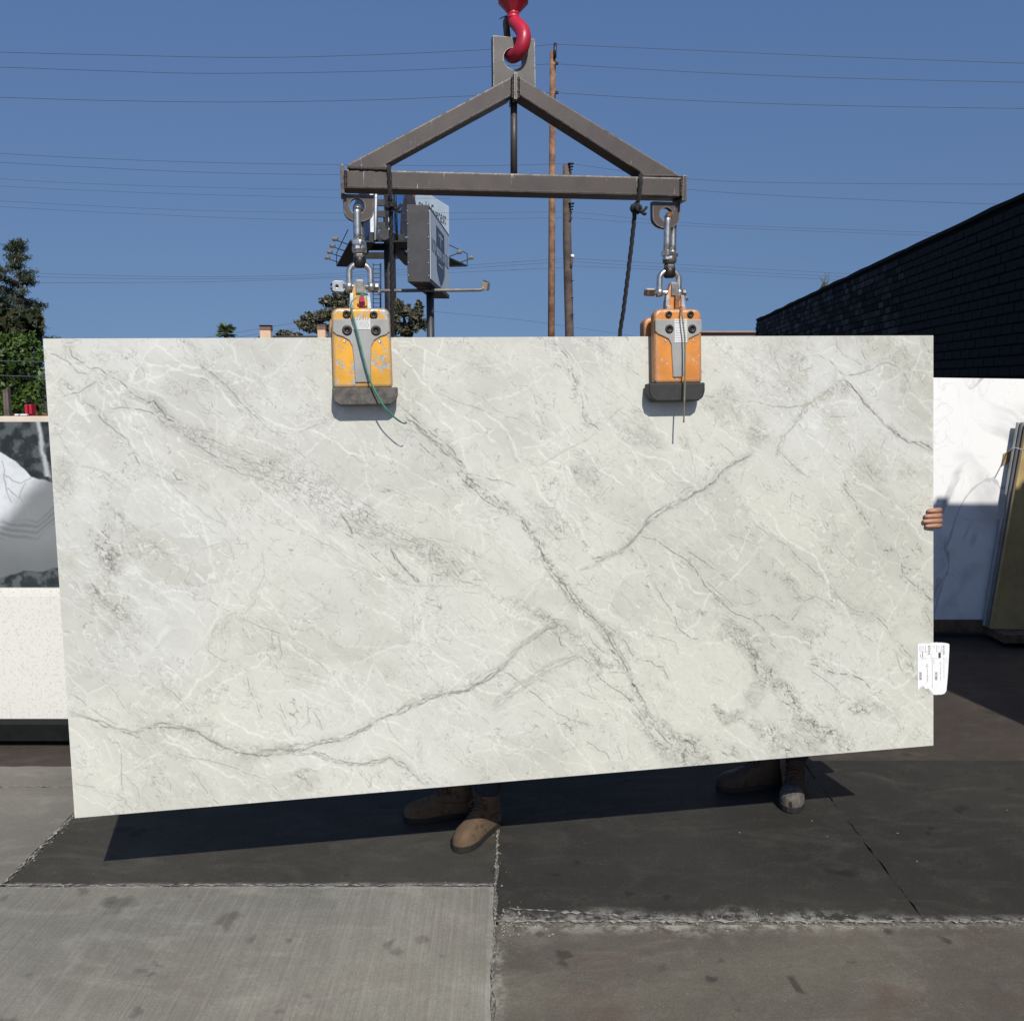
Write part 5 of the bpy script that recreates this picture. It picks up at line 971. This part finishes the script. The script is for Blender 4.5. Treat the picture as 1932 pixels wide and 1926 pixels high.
# house with chimneys
M['shingle'] = plain('dark_roof_shingles', (.045, .038, .036), .9, 0, .3, 5); M['stucco'] = plain('peach_stucco', (.62, .44, .29), .9, 0, .08, 6); M['brown_trim'] = plain('brown_trim', (.17, .09, .07), .7, 0, .2, 8)
HY = 42; ho = thing('house', 'house roof with two peach chimneys behind the slab top', 'house', at(570, 700, HY)); za = at(600, 633.5, HY).z; xa, xb = at(478, 640, HY).x, at(760, 640, HY).x
MB().hexa([Vector((xa, HY-4, za-1.6)), Vector((xb, HY-4, za-1.6)), Vector((xb-.2, HY, za)), Vector((xa+.25, HY, za))], [Vector((xa, HY+4, za-1.6)), Vector((xb, HY+4, za-1.6)), Vector((xb-.2, HY+.05, za)), Vector((xa+.25, HY+.05, za))]).build('roof', M['shingle'], ho)
MB().box(((xa+xb)/2, HY, (za-1.6)/2), (xb-xa-.6, 7, za-1.6)).build('wall', M['stucco'], ho)
for u0, u1, vt, vm, capk in ((490.8, 513.2, 614, 622, 0), (598.6, 615.8, 613.5, 621, 1)):
    a, b = at(u0+(.8 if capk == 0 else 1), vt, HY-.8), at(u1-.6, 640, HY-.8); xm = (a.x+b.x)/2; wch = b.x-a.x; zt_, zm = at(u0, vt, HY-.8).z, at(u0, vm+1, HY-.8).z
    ch = MB().box((xm, HY-.8, (za-1.4+zm)/2), (wch, wch*.8, zm-za+1.4)).build('chimney', M['stucco'], ho, .01)
    MB().box((xm, HY-.8, zm+.06), (wch*1.06, wch*.86, .14)).build('collar', M['brown_trim'], ch)
    if capk == 0: MB().box((xm, HY-.8, zt_-.02), (wch*1.1, wch*.9, .04)).build('cowl', M['black_cap'], ch); MB().box((xm, HY-.8, (zm+zt_)/2+.05), (wch*.9, wch*.7, zt_-zm-.1)).build('flue', M['brown_trim'], ch)
    else:
        for s_ in (-1, 1): MB().box((xm+s_*wch*.46, HY-.8, (zm+zt_)/2+.06), (wch*.1, wch*.8, zt_-zm-.1)).build('cowl_post', M['brown_trim'], ch)
        MB().box((xm, HY-.8, zt_-.02), (wch*1.04, wch*.86, .04)).build('cowl', M['brown_trim'], ch); MB().box((xm, HY-.5, (zm+zt_)/2+.05), (wch*.9, .02, zt_-zm-.1)).build('flue', M['black_cap'], ch)
# ------------------------------------------------------------------ poles and wires
M['pole'] = plain('rust_stained_pole', (.20, .105, .06), .85, 0, .45, 3, .5); M['pole_dark'] = plain('dark_weathered_pole', (.085, .062, .05), .9, 0, .45, 3, .5); M['wire'] = plain('power_line', (.045, .055, .07), .6, 0, .1, 5); M['insul'] = plain('black_insulator', (.02, .02, .022), .4, 0, .2, 10)
def upole(u, vtop, Y, r0, r1, mat, label):
    p = at(u, vtop, Y); t = thing('utility_pole', label, 'utility pole', (p.x, Y, 0)); MB().tube([(p.x, Y, 0), (p.x, Y, p.z*.5), (p.x, Y, p.z)], [r0*1.05, r0, r1], 12).build('shaft', mat, t); return t, p
P1_, p1 = upole(1043, 98, 45, .155, .135, M['pole'], 'tall rust-brown utility pole, the taller of the two')
MB().tube([at(1047, 110, 44.8), at(1047.5, 82, 44.8)], .07, 8).build('top_insulator', M['insul'], P1_)
for v in (120, 175): MB().lathe([(.05,-.06),(.09,-.05),(.05,0),(.09,.04),(.04,.07)], at(1050.5, v, 44.8), (0,0,1), 8).build('insulator', M['insul'], P1_)
p2 = at(1069, 312, 32); P2_ = thing('utility_pole', 'shorter dark weathered pole with black insulators', 'utility pole', (at(1078, 640, 32).x, 32, 0))
b2 = at(1074.5, 640, 32); MB().tube([(b2.x+.04, 32, 0), b2, at(1070, 450, 32), p2], [.15, .145, .14, .125], 12).build('shaft', M['pole_dark'], P2_)
for u, v in ((1077, 309), (1078, 384)):
    c = at(u, v, 31.9); m = MB()
    for k in range(3): m.lathe([(.03,-.03),(.11-.02*k,-.02),(.09-.02*k,.02),(.03,.03)], c-AZ*(.09*k), (0,0,1), 10)
    m.tube([c-AZ*.25, c-AZ*.5, c-AZ*.6-Vector((.1,0,0))], .03, 6); m.build('insulator', M['insul'], P2_)
c = at(1080, 483, 31.9); MB().lathe([(.02,-.06),(.07,-.04),(.06,.03),(.02,.05)], c, (0,0,1), 8).build('insulator', M['paper'], P2_); MB().tube([c, at(1077, 505, 31.9)], .05, 6).build('bracket', M['pole_dark'], P2_)
for v in (530, 562, 594): MB().tube([at(1077, v, 31.9), at(1082.5, v, 31.8)], .012, 5).build('step_rung', M['insul'], P2_)
def wire(pts, Y0, Y1, r, label, n=18):
    P = smooth_path([at(u, v, Y0+(Y1-Y0)*i/(len(pts)-1)) for i, (u, v) in enumerate(pts)], 6)
    return tag(MB().tube(P, r, 5, False).build('power_line', M['wire']), label, 'power line', 'overhead power lines')
B__ = 'faint thin power line crossing the sky well beyond the shorter pole'
for (lv, sd), pts in zip([(a_, b_) for a_ in ('topmost', 'middle', 'lowest') for b_ in ('pines', 'brick building')], ([(-60,97.5),(200,104),(470,109),(700,104),(930,93.5),(1047,84)], [(1047,84),(1300,95),(1600,108),(1990,122)], [(-60,125),(200,134),(400,139),(700,135),(930,126),(1043,121)], [(1050,121),(1300,136),(1600,148),(1990,157)], [(-60,182),(200,190),(450,193),(700,189),(850,183),(1043,175.5)], [(1050,175.5),(1300,190),(1600,200),(1990,206)])): wire(pts, 45, 45, .012, lv+' power line on the taller pole, on its side towards the '+sd)
for (lv, sd), pts in zip([(a_, b_) for a_ in ('upper', 'lower') for b_ in ('pines', 'brick building')], ([(-60,286),(150,298),(400,307),(640,311),(900,313),(1077,309)], [(1077,309),(1300,338),(1550,346),(1990,348)], [(-60,303),(150,315),(400,326),(640,330),(900,331),(1070,330)], [(1078,330),(1290,357),(1500,371),(1800,383),(1960,388)])): wire(pts, 33, 33, .0065, lv+' power line on the shorter dark pole, on its side towards the '+sd)
for pts in ([(-60,334),(150,346),(400,354),(640,358),(1000,356)], [(-60,348),(150,359),(400,368),(640,373),(850,375)], [(-60,376),(200,390),(400,398),(640,402),(850,402),(1060,400)], [(-60,387),(200,401),(450,412),(640,416),(870,414),(1060,411)], [(1080,400),(1300,421),(1500,430),(1850,442)], [(1080,411),(1240,423),(1420,432),(1900,450)], [(-60,512),(250,521),(450,522),(640,516),(1070,488)], [(-60,520),(250,526),(450,526),(640,521),(1070,494)], [(-60,534),(300,533),(500,529),(640,524),(1070,505)], [(1080,488),(1260,498),(1420,507),(1640,519)], [(1080,494),(1260,505),(1420,514),(1640,525)], [(1080,502),(1260,510),(1420,520),(1640,531)], [(370,640),(480,622),(560,609),(640,600),(800,585)], [(370,650),(500,628),(560,620),(640,610),(800,590)], [(820,588),(900,596),(1000,606),(1200,635)]): wire(pts, 52, 52, .0075, B__)
for lv, v0, v1 in (('upper', 680, 683), ('lower', 707, 712)): wire([(-40, v0), (60, (v0+v1)/2+1), (180, v1)], 8.6, 8.6, .005, lv+' of two dark cables strung before the hedge')
# ------------------------------------------------------------------ box sign on a post
M['sign_dark'] = plain('charcoal_sheet_metal', (.040, .040, .042), .5, .2, .2, 3); M['sign_face'] = plain('grey_white_sign_face', (.50, .53, .54), .4, 0, .05, 2); M['navy'] = plain('navy_print', (.045, .06, .10), .5, 0, .1, 4); M['rivet'] = plain('bright_rivet', (.5, .5, .5), .3, .5, .1, 5); M['lamp_grey'] = plain('lamp_housing', (.20, .19, .17), .5, .2, .2, 6); M['lens'] = plain('tan_lamp_lens', (.42, .34, .25), .3, 0, .1, 4)
NY, FY = 24.0, 28.6
n0, n1 = at(811, 532.5, NY), at(806, 387, NY); f0, f1 = at(848, 564, FY), at(845.5, 439, FY)
zb, zt = n0.z, n1.z; A0 = Vector((n0.x, NY, 0)); fd = Vector((f0.x-n0.x, FY-NY, 0)); SW = fd.length; fd.normalize(); sn_ = Vector((fd.y, -fd.x, 0)); e_ = at(769, 533, NY-.05); back = Vector((e_.x-n0.x, -.05, 0)); SD = back.length; back.normalize()
sg = thing('pole_sign', 'charcoal box sign on a black post with light face and navy shield', 'sign', Vector((A0.x, NY+SW*.35, 0)))
def sf(a, b, d=0): return A0 + fd*a + Vector((0, 0, b)) - back*d
def rect3(a0, b0, a1, b1, d0, d1): return MB().hexa([sf(a0,b0,d0), sf(a1,b0,d0), sf(a1,b1,d0), sf(a0,b1,d0)], [sf(a0,b0,d1), sf(a1,b0,d1), sf(a1,b1,d1), sf(a0,b1,d1)])
rect3(0, zb, SW, zt, -SD, 0).build('cabinet', M['sign_dark'], sg, .01)
fc = rect3(.10, zb+.09, SW-.1, zt-.09, .0, .012).build('sign_face', M['sign_face'], sg)
hh = zt-zb; cxs = SW*.50
def flat(poly, d): return MB().add([sf(cxs+a, zb+b*hh, d) for a, b in poly], [tuple(range(len(poly)))])
flat([(-SW*.21, .585), (SW*.20, .585), (SW*.20, .86), (-SW*.21, .86)], .016).build('shield_top', M['navy'], fc)
flat([(-SW*.20, .43), (SW*.20, .43), (SW*.20, .27), (SW*.13, .17), (SW*.02, .07), (-SW*.02, .07), (-SW*.13, .17), (-SW*.20, .27)], .016).build('shield_point', M['navy'], fc)
for s_, y_, sz_, mt in (('ROYAL STONE & TILE', .515, .50, 'navy'), ('NATURAL STONE  PORCELAIN  TILE', .445, .14, 'navy')):
    q = text_mb(s_, sz_, lambda x, y: sf(cxs+x*(.82 if sz_ > .3 else 1.2), zb+y_*hh+y, .017)); q.build('lettering', M[mt], fc)
q = text_mb('R', .5, lambda x, y: sf(cxs+x, zb+.70*hh+y, .018)); q.build('emblem_letter', M['sign_face'], fc); flat([(-SW*.12, .80), (-SW*.06, .775), (0, .81), (SW*.06, .775), (SW*.12, .80), (SW*.09, .755), (-SW*.09, .755)], .018).build('emblem_crown', M['sign_face'], fc); flat([(-SW*.11, .345), (SW*.11, .345), (SW*.11, .365), (-SW*.11, .365)], .018).build('shield_line', M['sign_face'], fc)
for a in (.04, .96):
    for k in range(6):
        MB().ball(A0 + back*(SD*a) + Vector((0, -.012, zb+hh*(k+.5)/6)), .016, 6).build('rivet', M['rivet'], sg)
pb = Vector((at(812, 600, NY+SW*.42).x, NY+SW*.42, 0)); MB().tube([pb, pb+AZ*(zb+.05)], .105, 14).build('post', M['sign_dark'], sg)
bz = at(812, 548, NY+1.2).z
MB().tube([at(700, 549, NY+1.2), at(760, 548.5, NY+1.2), at(906, 547, NY+1.2), at(911, 545, NY+1.2), at(912, 541, NY+1.2)], .045, 8).build('lamp_arm', M['lamp_grey'], sg)
lc = at(916, 539.5, NY+1.2); R3 = Matrix.Rotation(.35, 3, 'Y') @ Matrix.Rotation(-.5, 3, 'Z') @ Matrix.Rotation(.4, 3, 'X'); fl_ = MB().box(lc, (.20, .12, .20), R3).build('floodlight', M['lamp_grey'], sg, .012); MB().box(lc + R3 @ Vector((0, -.062, 0)), (.17, .006, .17), R3).build('lens', M['lens'], fl_)
MB().tube([lc+R3@Vector((-.09,.0,.12)), lc+R3@Vector((.09,.0,.12))], .012, 6).build('visor', M['sign_dark'], fl_)
# ------------------------------------------------------------------ billboard
M['bb_dark'] = plain('black_billboard_steel', (.020, .021, .024), .6, .2, .3, 2); M['bb_blue'] = plain('blue_poster', (.05, .17, .45), .6, 0, .15, .5); M['bb_pale'] = plain('pale_sky_poster', (.58, .68, .73), .6, 0, .05, .4); M['bb_grey'] = plain('grey_blue_poster', (.16, .20, .27), .6, 0, .25, .5); M['bb_edge'] = plain('white_poster_edge', (.65, .68, .72), .6, 0, .1, 2); M['skin_dark'] = plain('dark_figure_print', (.045, .04, .045), .6, 0, .3, 1); M['bb_orange'] = plain('orange_print', (.35, .12, .06), .6, 0, .2, 1)
bb = thing('billboard', 'large two-sided billboard on a thick dark steel column', 'billboard', at(738, 640, 72)*1)
bb.location = (at(738, 640, 72).x, 72, 0); zA, zB = 12.8, 17.15
def bpanel(N, Fp, mats, side):
    d = Vector((Fp[0]-N[0], Fp[1]-N[1], 0)); Ln = d.length; d.normalize(); nrm = Vector((d.y, -d.x, 0))*side; o = Vector((N[0], N[1], 0))
    def q(a, b, dd): return o + d*a + Vector((0, 0, b)) + nrm*dd
    def slabm(a0, a1, b0, b1, d0, d1): return MB().hexa([q(a0,b0,d0), q(a1,b0,d0), q(a1,b1,d0), q(a0,b1,d0)], [q(a0,b0,d1), q(a1,b0,d1), q(a1,b1,d1), q(a0,b1,d1)])
    pn = slabm(0, Ln, zA, zB, -.25, 0).build('poster_panel', M['bb_edge'], bb); sub = slabm(.05, Ln-.05, zA+.05, zB-.05, .0, .03).build('poster', mats[0], pn)
    for k in range(7): slabm(Ln*k/6-.06, Ln*k/6+.06, zA-.5, zB, -.55, -.26).build('stringer', M['bb_dark'], pn)
    cw = slabm(-.2, Ln+.5, zA-.75, zA-.62, -.3, 1.5).build('catwalk', M['bb_dark'], bb)
    for k in range(4):
        a_ = Ln*(k+.6)/4; MB().tube([q(a_, zA-.62, 1.45), q(a_, zA-.45, 2.0), q(a_, zA-.35, 2.3)], .04, 5).build('lamp_arm', M['bb_dark'], cw); MB().box(q(a_, zA-.24, 2.4), (.42, .42, .28), Matrix.Rotation(.5, 3, 'X')).build('lamp', M['lamp_grey'], cw, .08)
    MB().tube([q(Ln*.1, zA+.35, 1.5), q(Ln+.5, zA+.35, 1.5), q(Ln+.5, zA-.7, 1.5)], .035, 5).build('railing', M['bb_dark'], cw); slabm(0, Ln, zA-.6, zA-.05, -.2, .1).build('apron', M['bb_dark'], pn)
    return q, sub, Ln
q1, s1, l1 = bpanel((-8.75, 71), (-5.5, 85), [M['bb_pale']], 1)
def printed(parent, q, poly, mat, name, d=.04): return MB().add([q(a, b, d) for a, b in poly], [tuple(range(len(poly)))]).build(name, mat, parent)
printed(s1, q1, [(.1, zA+.1), (2.6, zA+.1), (3.1, zA+2.4), (2.6, zB-.1), (.1, zB-.1)], M['bb_blue'], 'blue_field'); printed(s1, q1, [(1.6, zA+.15), (5.6, zA+.15), (6.2, zA+1.6), (5.2, zA+3.3), (4.4, zB-.2), (3.4, zB-.2), (2.7, zA+3.0), (1.9, zA+1.8)], M['skin_dark'], 'figure_print', .05); printed(s1, q1, [(4.6, zA+3.4), (5.2, zA+3.3), (5.4, zB-.15), (4.7, zB-.15)], M['bb_orange'], 'sleeve_print', .06)
tx = text_mb('red | Everest', 1.5, lambda x, y: q1(9.6+x*.95, zA+3.05+y, .05), shear=.25); tx.build('lettering', M['skin_dark'], s1)
q2, s2, l2 = bpanel((-10.3, 71), (-13.8, 85), [M['bb_grey']], -1)
MB().tube([(bb.location.x, 72, 0), (bb.location.x, 72, zA+1.2)], .43, 18).build('column', M['bb_dark'], bb); MB().tube([(bb.location.x, 69.2, zA-.4), (bb.location.x, 84, zA-.4)], .42, 16).build('torsion_tube', M['sign_dark'], bb)
for k, yy in enumerate((71.5, 76, 81)): MB().box((bb.location.x-.1, yy, zA-.35), (2.6+k*1.9, .4, .5)).build('cross_arm', M['bb_dark'], bb)
for k in range(5): MB().box((bb.location.x-.45+.12*(k % 2), 71.2, zA+.5+k*.8), (1.1-.15*(k % 3), .3, .45)).build('service_box', M['sign_dark'], bb)
for dx in (-.9, .72): MB().tube([(bb.location.x+dx, 70.8, zA-.6), (bb.location.x+dx*.8, 70.9, zB-.2)], .09, 6).build('brace', M['bb_edge' if dx < 0 else 'bb_dark'], bb)
ld = MB().tube([at(704, 590, 70.5), at(704, 497, 70.5)], .03, 5).tube([at(718, 590, 70.5), at(718, 497, 70.5)], .06, 5)
for v in range(500, 588, 8): ld.tube([at(704, v, 70.5), at(718, v, 70.5)], .025, 5)
ld.build('ladder', M['bb_dark'], bb)
# ------------------------------------------------------------------ the two people who steady the slab from behind
M['skin'] = plain('skin', (.36, .185, .115), .5, 0, .12, 20); M['nail'] = plain('fingernail', (.52, .32, .25), .3, 0, .05, 20); M['jean'] = plain('dark_denim', (.018, .022, .034), .9, 0, .3, 60, .3); M['shirt_a'] = plain('navy_work_shirt', (.03, .04, .07), .9, 0, .2, 30); M['shirt_b'] = plain('charcoal_work_shirt', (.035, .035, .035), .9, 0, .2, 30); M['hair'] = plain('dark_hair', (.012, .01, .009), .6, 0, .3, 60)
M['tan_leather'] = mat_paint('tan_suede_boot', (.125, .080, .047), (.07, .045, .028), .43, 34, .9, 0); M['brown_leather'] = mat_paint('brown_boot_leather', (.055, .034, .02), (.03, .02, .013), .42, 24, .6, 0); M['grey_toe'] = plain('scuffed_grey_toe', (.085, .078, .066), .85, 0, .45, 60, .6); M['sole'] = plain('black_sole', (.012, .011, .010), .8, 0, .2, 40); M['lace'] = plain('brown_lace', (.10, .045, .025), .8, 0, .2, 60)
def skin_mb(nodes, edges, radii, sub=2):
    me = bpy.data.meshes.new('figure'); me.from_pydata([tuple(p) for p in nodes], edges, []); o = bpy.data.objects.new('figure', me); COL.objects.link(o)
    md = o.modifiers.new('skin', 'SKIN'); md.use_smooth_shade = True
    for i, v in enumerate(me.skin_vertices[0].data): r = radii[i]; v.radius = r if isinstance(r, tuple) else (r, r); v.use_root = (i == 0)
    ss = o.modifiers.new('subdivision', 'SUBSURF'); ss.levels = ss.render_levels = sub
    dg = bpy.context.evaluated_depsgraph_get(); ev = bpy.data.meshes.new_from_object(o.evaluated_get(dg)); m = MB(); m.add([v.co.copy() for v in ev.vertices], [tuple(p.vertices) for p in ev.polygons], True)
    bpy.data.objects.remove(o); bpy.data.meshes.remove(me); bpy.data.meshes.remove(ev); return m
def boot(parent, heel, toe, upper, toe_mat, seed, high=.17):
    heel, toe = Vector((*heel, 0)), Vector((*toe, 0)); fx = (toe-heel).normalized(); fy = AZ.cross(fx); k = (toe-heel).length/.305
    def bl(x, y, z): return heel + (fx*x + fy*y)*k + AZ*z*k
    secs = [(.0,.022,.05),(.012,.033,.085),(.05,.040,.105),(.10,.041,.108),(.14,.042,.095),(.175,.046,.078),(.21,.050,.066),(.245,.049,.060),(.275,.041,.052),(.295,.026,.042),(.304,.008,.028)]
    def loft(ss, mb, cut=None):
        n = 15; V = []
        for x, w_, h in ss:
            for i in range(n): t = math.pi*i/(n-1); V.append(bl(x, w_*math.copysign(abs(math.cos(t))**.75, math.cos(t)), .022 + (h-.0)*abs(math.sin(t))**.8))
        m = len(ss); mb.add(V, [(i*n+j, (i+1)*n+j, (i+1)*n+j+1, i*n+j+1) for i in range(m-1) for j in range(n-1)], True); mb.add(V[:n], [tuple(range(n))]); mb.add(V[-n:], [tuple(range(n))[::-1]]); return mb
    bt = loft(secs, MB()); V = []; n = 16
    for z, rx, ry, cx_ in ((.05,.062,.038,.062),(.09,.060,.041,.064),(.12,.055,.043,.062),(.15,.053,.045,.056),(high,.055,.047,.052)):
        for i in range(n): t = 2*math.pi*i/n; V.append(bl(cx_+rx*math.cos(t), ry*math.sin(t), z))
    bt.add(V, [(i*n+j, i*n+(j+1) % n, (i+1)*n+(j+1) % n, (i+1)*n+j) for i in range(4) for j in range(n)], True); b = bt.build('boot', upper, parent)
    if toe_mat: loft([(x, w_*1.03+.001, h*1.04) for x, w_, h in secs if x >= .21], MB()).build('toe_cap', toe_mat, b)
    for s_ in (-1, 1): MB().tube(smooth_path([bl(.19, s_*.012, .092), bl(.172, s_*.034, .085), bl(.12, s_*.0425, .075), bl(.07, s_*.0425, .072), bl(.02, s_*.036, .07)], 4), .0022, 5).build('seam', M['lace'], b)
    MB().tube(smooth_path([bl(.205, -.05, .035), bl(.20, -.036, .07), bl(.197, 0, .096), bl(.20, .036, .07), bl(.205, .05, .035)], 4), .0022, 5).build('toe_seam', M['lace'], b)
    so = [(x, w_+.004) for x, w_, h in secs]; P = [(x-.002 if i == 0 else x+(.004 if i == len(so)-1 else 0), w_) for i, (x, w_) in enumerate(so)]; ring_ = [(x, w_) for x, w_ in P] + [(x, -w_) for x, w_ in P[::-1]]
    sl = MB().hexa([bl(x, y, .0) for x, y in ring_], [bl(x, y, .024) for x, y in ring_]); sl.build('sole', M['sole'], b, .002); MB().hexa([bl(x, y, -.0) for x, y in [(.0,.036),(.085,.040),(.085,-.040),(.0,-.036)]], [bl(x, y, .012) for x, y in [(-.003,.037),(.085,.043),(.085,-.043),(-.003,-.037)]]).build('boot_heel', M['sole'], b)
    for i, x in enumerate((.11, .128, .146, .164)):
        zt_ = np.interp(x, [s[0] for s in secs], [s[2] for s in secs])+.026; MB().tube(smooth_path([bl(x, .026, zt_-.010), bl(x-.004, .0, zt_+.002), bl(x+.006, -.026, zt_-.010)], 3), .0036, 6).build('lace', M['lace'], b)
    for s_ in (-1, 1): MB().tube(smooth_path([bl(.115, 0, .138), bl(.125, s_*.025, .145), bl(.14, s_*.045, .122), bl(.128, s_*.03, .112), bl(.116, 0, .13)], 4), .0026, 6).build('lace_bow', M['lace'], b)
    MB().tube([bl(.1, 0, .14), bl(.085+.02, .01, .165)], .003, 5).build('tongue', upper, b)
    return bl
def person(label, feet, pelvis, head, hands, shirt, boots, seed, gripping=None):
    """body (skin) as one mesh; shirt, trousers, boots and hair are its children"""
    hip = [pelvis+AX*.09-AZ*.04, pelvis-AX*.09-AZ*.04]; chest = pelvis.lerp(head, .62)-AZ*.03; neck = head-AZ*.145; sh = [chest+AX*.185+AZ*.10, chest-AX*.185+AZ*.10]
    N, Eg, Rd = [pelvis], [], [(.095, .07)]
    def add(p, r, par): N.append(Vector(p)); Rd.append(r); Eg.append((par, len(N)-1)); return len(N)-1
    w_ = add(pelvis.lerp(chest, .5), (.09, .066), 0); c_ = add(chest, (.105, .072), w_); nk = add(chest+AZ*.14, .06, c_); n2 = add(neck, .055, nk); h1 = add(neck+AZ*.07, (.072, .085), n2); h2 = add(head, (.078, .095), h1); add(head+AZ*.075, (.055, .065), h2)
    elb = []
    for i, s in enumerate(sh):
        a = add(s, .046, c_); hd_ = hands[i]; e = s.lerp(hd_, .5) - AZ*.13 + AY*.06 + (AX*.03 if i == 0 else -AX*.03); b = add(e, .036, a); wr = hd_.lerp(e, .10); d_ = add(wr, .030, b); elb.append((s, e, wr))
        if not (gripping and i == 0): add(hd_, (.042, .022), d_)
        else: add(hd_.lerp(wr, .2), (.036, .024), d_)
    lg = []
    for i, s in enumerate(hip):
        an = feet[i][2]; kn = s.lerp(an, .5) - AY*.05 + AZ*.0; a = add(s, .066, 0); b = add(kn, .044, a); b = add(an+AZ*.20, .040, b); d_ = add(an, .038, b); lg.append((s, kn, an))
    bd = skin_mb(N, Eg, Rd)
    # face: nose, ears, brow; fingers
    fwd = -AY; bd.tube([head+fwd*.082+AZ*.02, head+fwd*.108-AZ*.012, head+fwd*.092-AZ*.022], [.010, .016, .010], 8)
    for s_ in (-1, 1): bd.ball(head+AX*(.078*s_)-AZ*.005, .028, 8, (.4, .7, 1)); bd.ball(head+fwd*.084+AX*(.03*s_)+AZ*.012, .011, 8)
    bd.ball(head+fwd*.086-AZ*.05, .02, 8, (1.2, .4, .35))
    fing = []
    for i, hd_ in enumerate(hands):
        if gripping and i == 0:
            for v0, tip, kn_, rad_ in gripping:
                P = smooth_path([hd_.lerp(onslab(1766, v0, -.05), .75), onslab(1772.5, v0-.5, -.045), onslab(kn_+1.2, v0-.3, -.016), onslab(kn_, v0, .006), onslab(kn_-6, v0+.2, .0135), onslab((kn_+tip)/2-1, v0+.6, .0125), onslab(tip, v0+1.1, .0095)], 4); n = len(P)
                bd.tube(P, list(np.interp(np.linspace(0, 1, n), [0, .3, .55, .7, .85, 1], [.0115, .0106, .0113, .0100, .0100, .0080])*rad_), 10); bd.ball(P[-1], .0082*rad_, 8); fing.append((P[-1], P[-3], rad_))
            bd.tube(smooth_path([hd_, onslab(1750, 958, -.045), onslab(1738, 962, -.032)], 4), [.015]*5+[.012]*3+[.010], 8)
        else:
            dir_ = (hd_-elb[i][2]).normalized(); sd = dir_.cross(SN).normalized()
            for k in range(4):
                b0 = hd_ + sd*((k-1.5)*.019) + dir_*.02; l_ = (.062, .074, .070, .055)[k]; bd.tube(smooth_path([b0, b0+dir_*l_*.55+SN*.006, b0+dir_*l_-SN*.0], 3), [.0095]*3+[.009]*3+[.0075], 8)
            bd.tube(smooth_path([hd_+sd*.03, hd_+sd*.055+dir_*.03, hd_+sd*.06+dir_*.055], 3), [.012]*3+[.010]*3+[.008], 8)
    body = bd.build('person', M['skin'], None, smooth=True); tag(body, label, 'person', 'people steadying the hanging slab')
    for p, p0, rd in fing:
        d = (p-p0).normalized(); MB().ball(p + SN*.0055 + d*-.001, .0052*rd, 8, (1, .55, .8)).build('fingernail', M['nail'], body)
    def chain(segs, name, mat):
        nodes, ed, rd = [], [], []
        for s in segs:
            base = len(nodes)
            for j, (p, r, par) in enumerate(s): nodes.append(p); rd.append(r); (ed.append((base+par, base+j)) if par is not None else None)
        return nodes, ed, rd
    n, e, r = [pelvis.lerp(chest, .4), pelvis+AZ*.02, pelvis-AZ*.07, chest, chest+AZ*.11], [(0,1),(1,2),(0,3),(3,4)], [(.165,.125),(.168,.13),(.150,.118),(.185,.13),(.095,.085)]
    for s, el_, wr in elb: b = len(n); n += [s+AZ*.005, el_, wr.lerp(el_, .12)]; r += [.078, .060, .046]; e += [(3, b), (b, b+1), (b+1, b+2)]
    skin_mb(n, e, r).build('shirt', shirt, body, smooth=True)
    n, e, r = [pelvis, pelvis+AZ*.10], [(0, 1)], [(.160, .125), (.155, .12)]
    for i, (s, kn, an) in enumerate(lg):
        b = len(n); cuff = an+AZ*.05+Vector((0, .0, 0)); n += [s, kn, an+AZ*.20, cuff]; r += [.112, .082, .068, .066]; e += [(0, b), (b, b+1), (b+1, b+2), (b+2, b+3)]
    skin_mb(n, e, r).build('trousers', M['jean'], body, smooth=True)
    hm = MB(); r2 = np.random.RandomState(seed)
    hm.ball(head+AY*.018+AZ*.036, .098, 16, (.90, 1.0, .88)); hm.build('hair', M['hair'], body)
    for (h_, t_, _), (up_, tc) in zip(feet, boots): boot(body, h_, t_, up_, tc, seed)
    return body
def foot(heel, toe):
    h, t_ = Vector((*heel, 0)), Vector((*toe, 0)); d = (t_-h).normalized(); return (heel, toe, h + d*.062 + AZ*.085)
fA1, fA2 = foot((-.068,3.79), (-.218,3.525)), foot((-.165,3.875), (-.457,3.797))
person('worker in dark denim and tan suede boots behind the middle of the slab', [fA1, fA2], Vector((-.12,3.93,.93)), Vector((-.12,3.87,1.60)), [Vector((.24,3.50,1.22)), Vector((-.42,3.42,1.18))], M['shirt_a'], [(M['tan_leather'], None), (M['tan_leather'], None)], 1)
fB1, fB2 = foot((1.31,4.165), (1.198,3.872)), foot((1.235,4.165), (.935,4.105))
person('worker in dark clothes and grey-toed brown boots gripping the slab edge', [fB1, fB2], Vector((1.30,4.27,.92)), Vector((1.28,4.2,1.58)), [onslab(1760, 976, -.055), Vector((1.02,3.66,1.15))], M['shirt_b'], [(M['brown_leather'], M['grey_toe']), (M['brown_leather'], None)], 2,
       gripping=[(963,1752.5,1769,.98),(973,1747,1770,1.02),(982.5,1744,1770.5,1.02),(991.5,1748.5,1770,.94)])
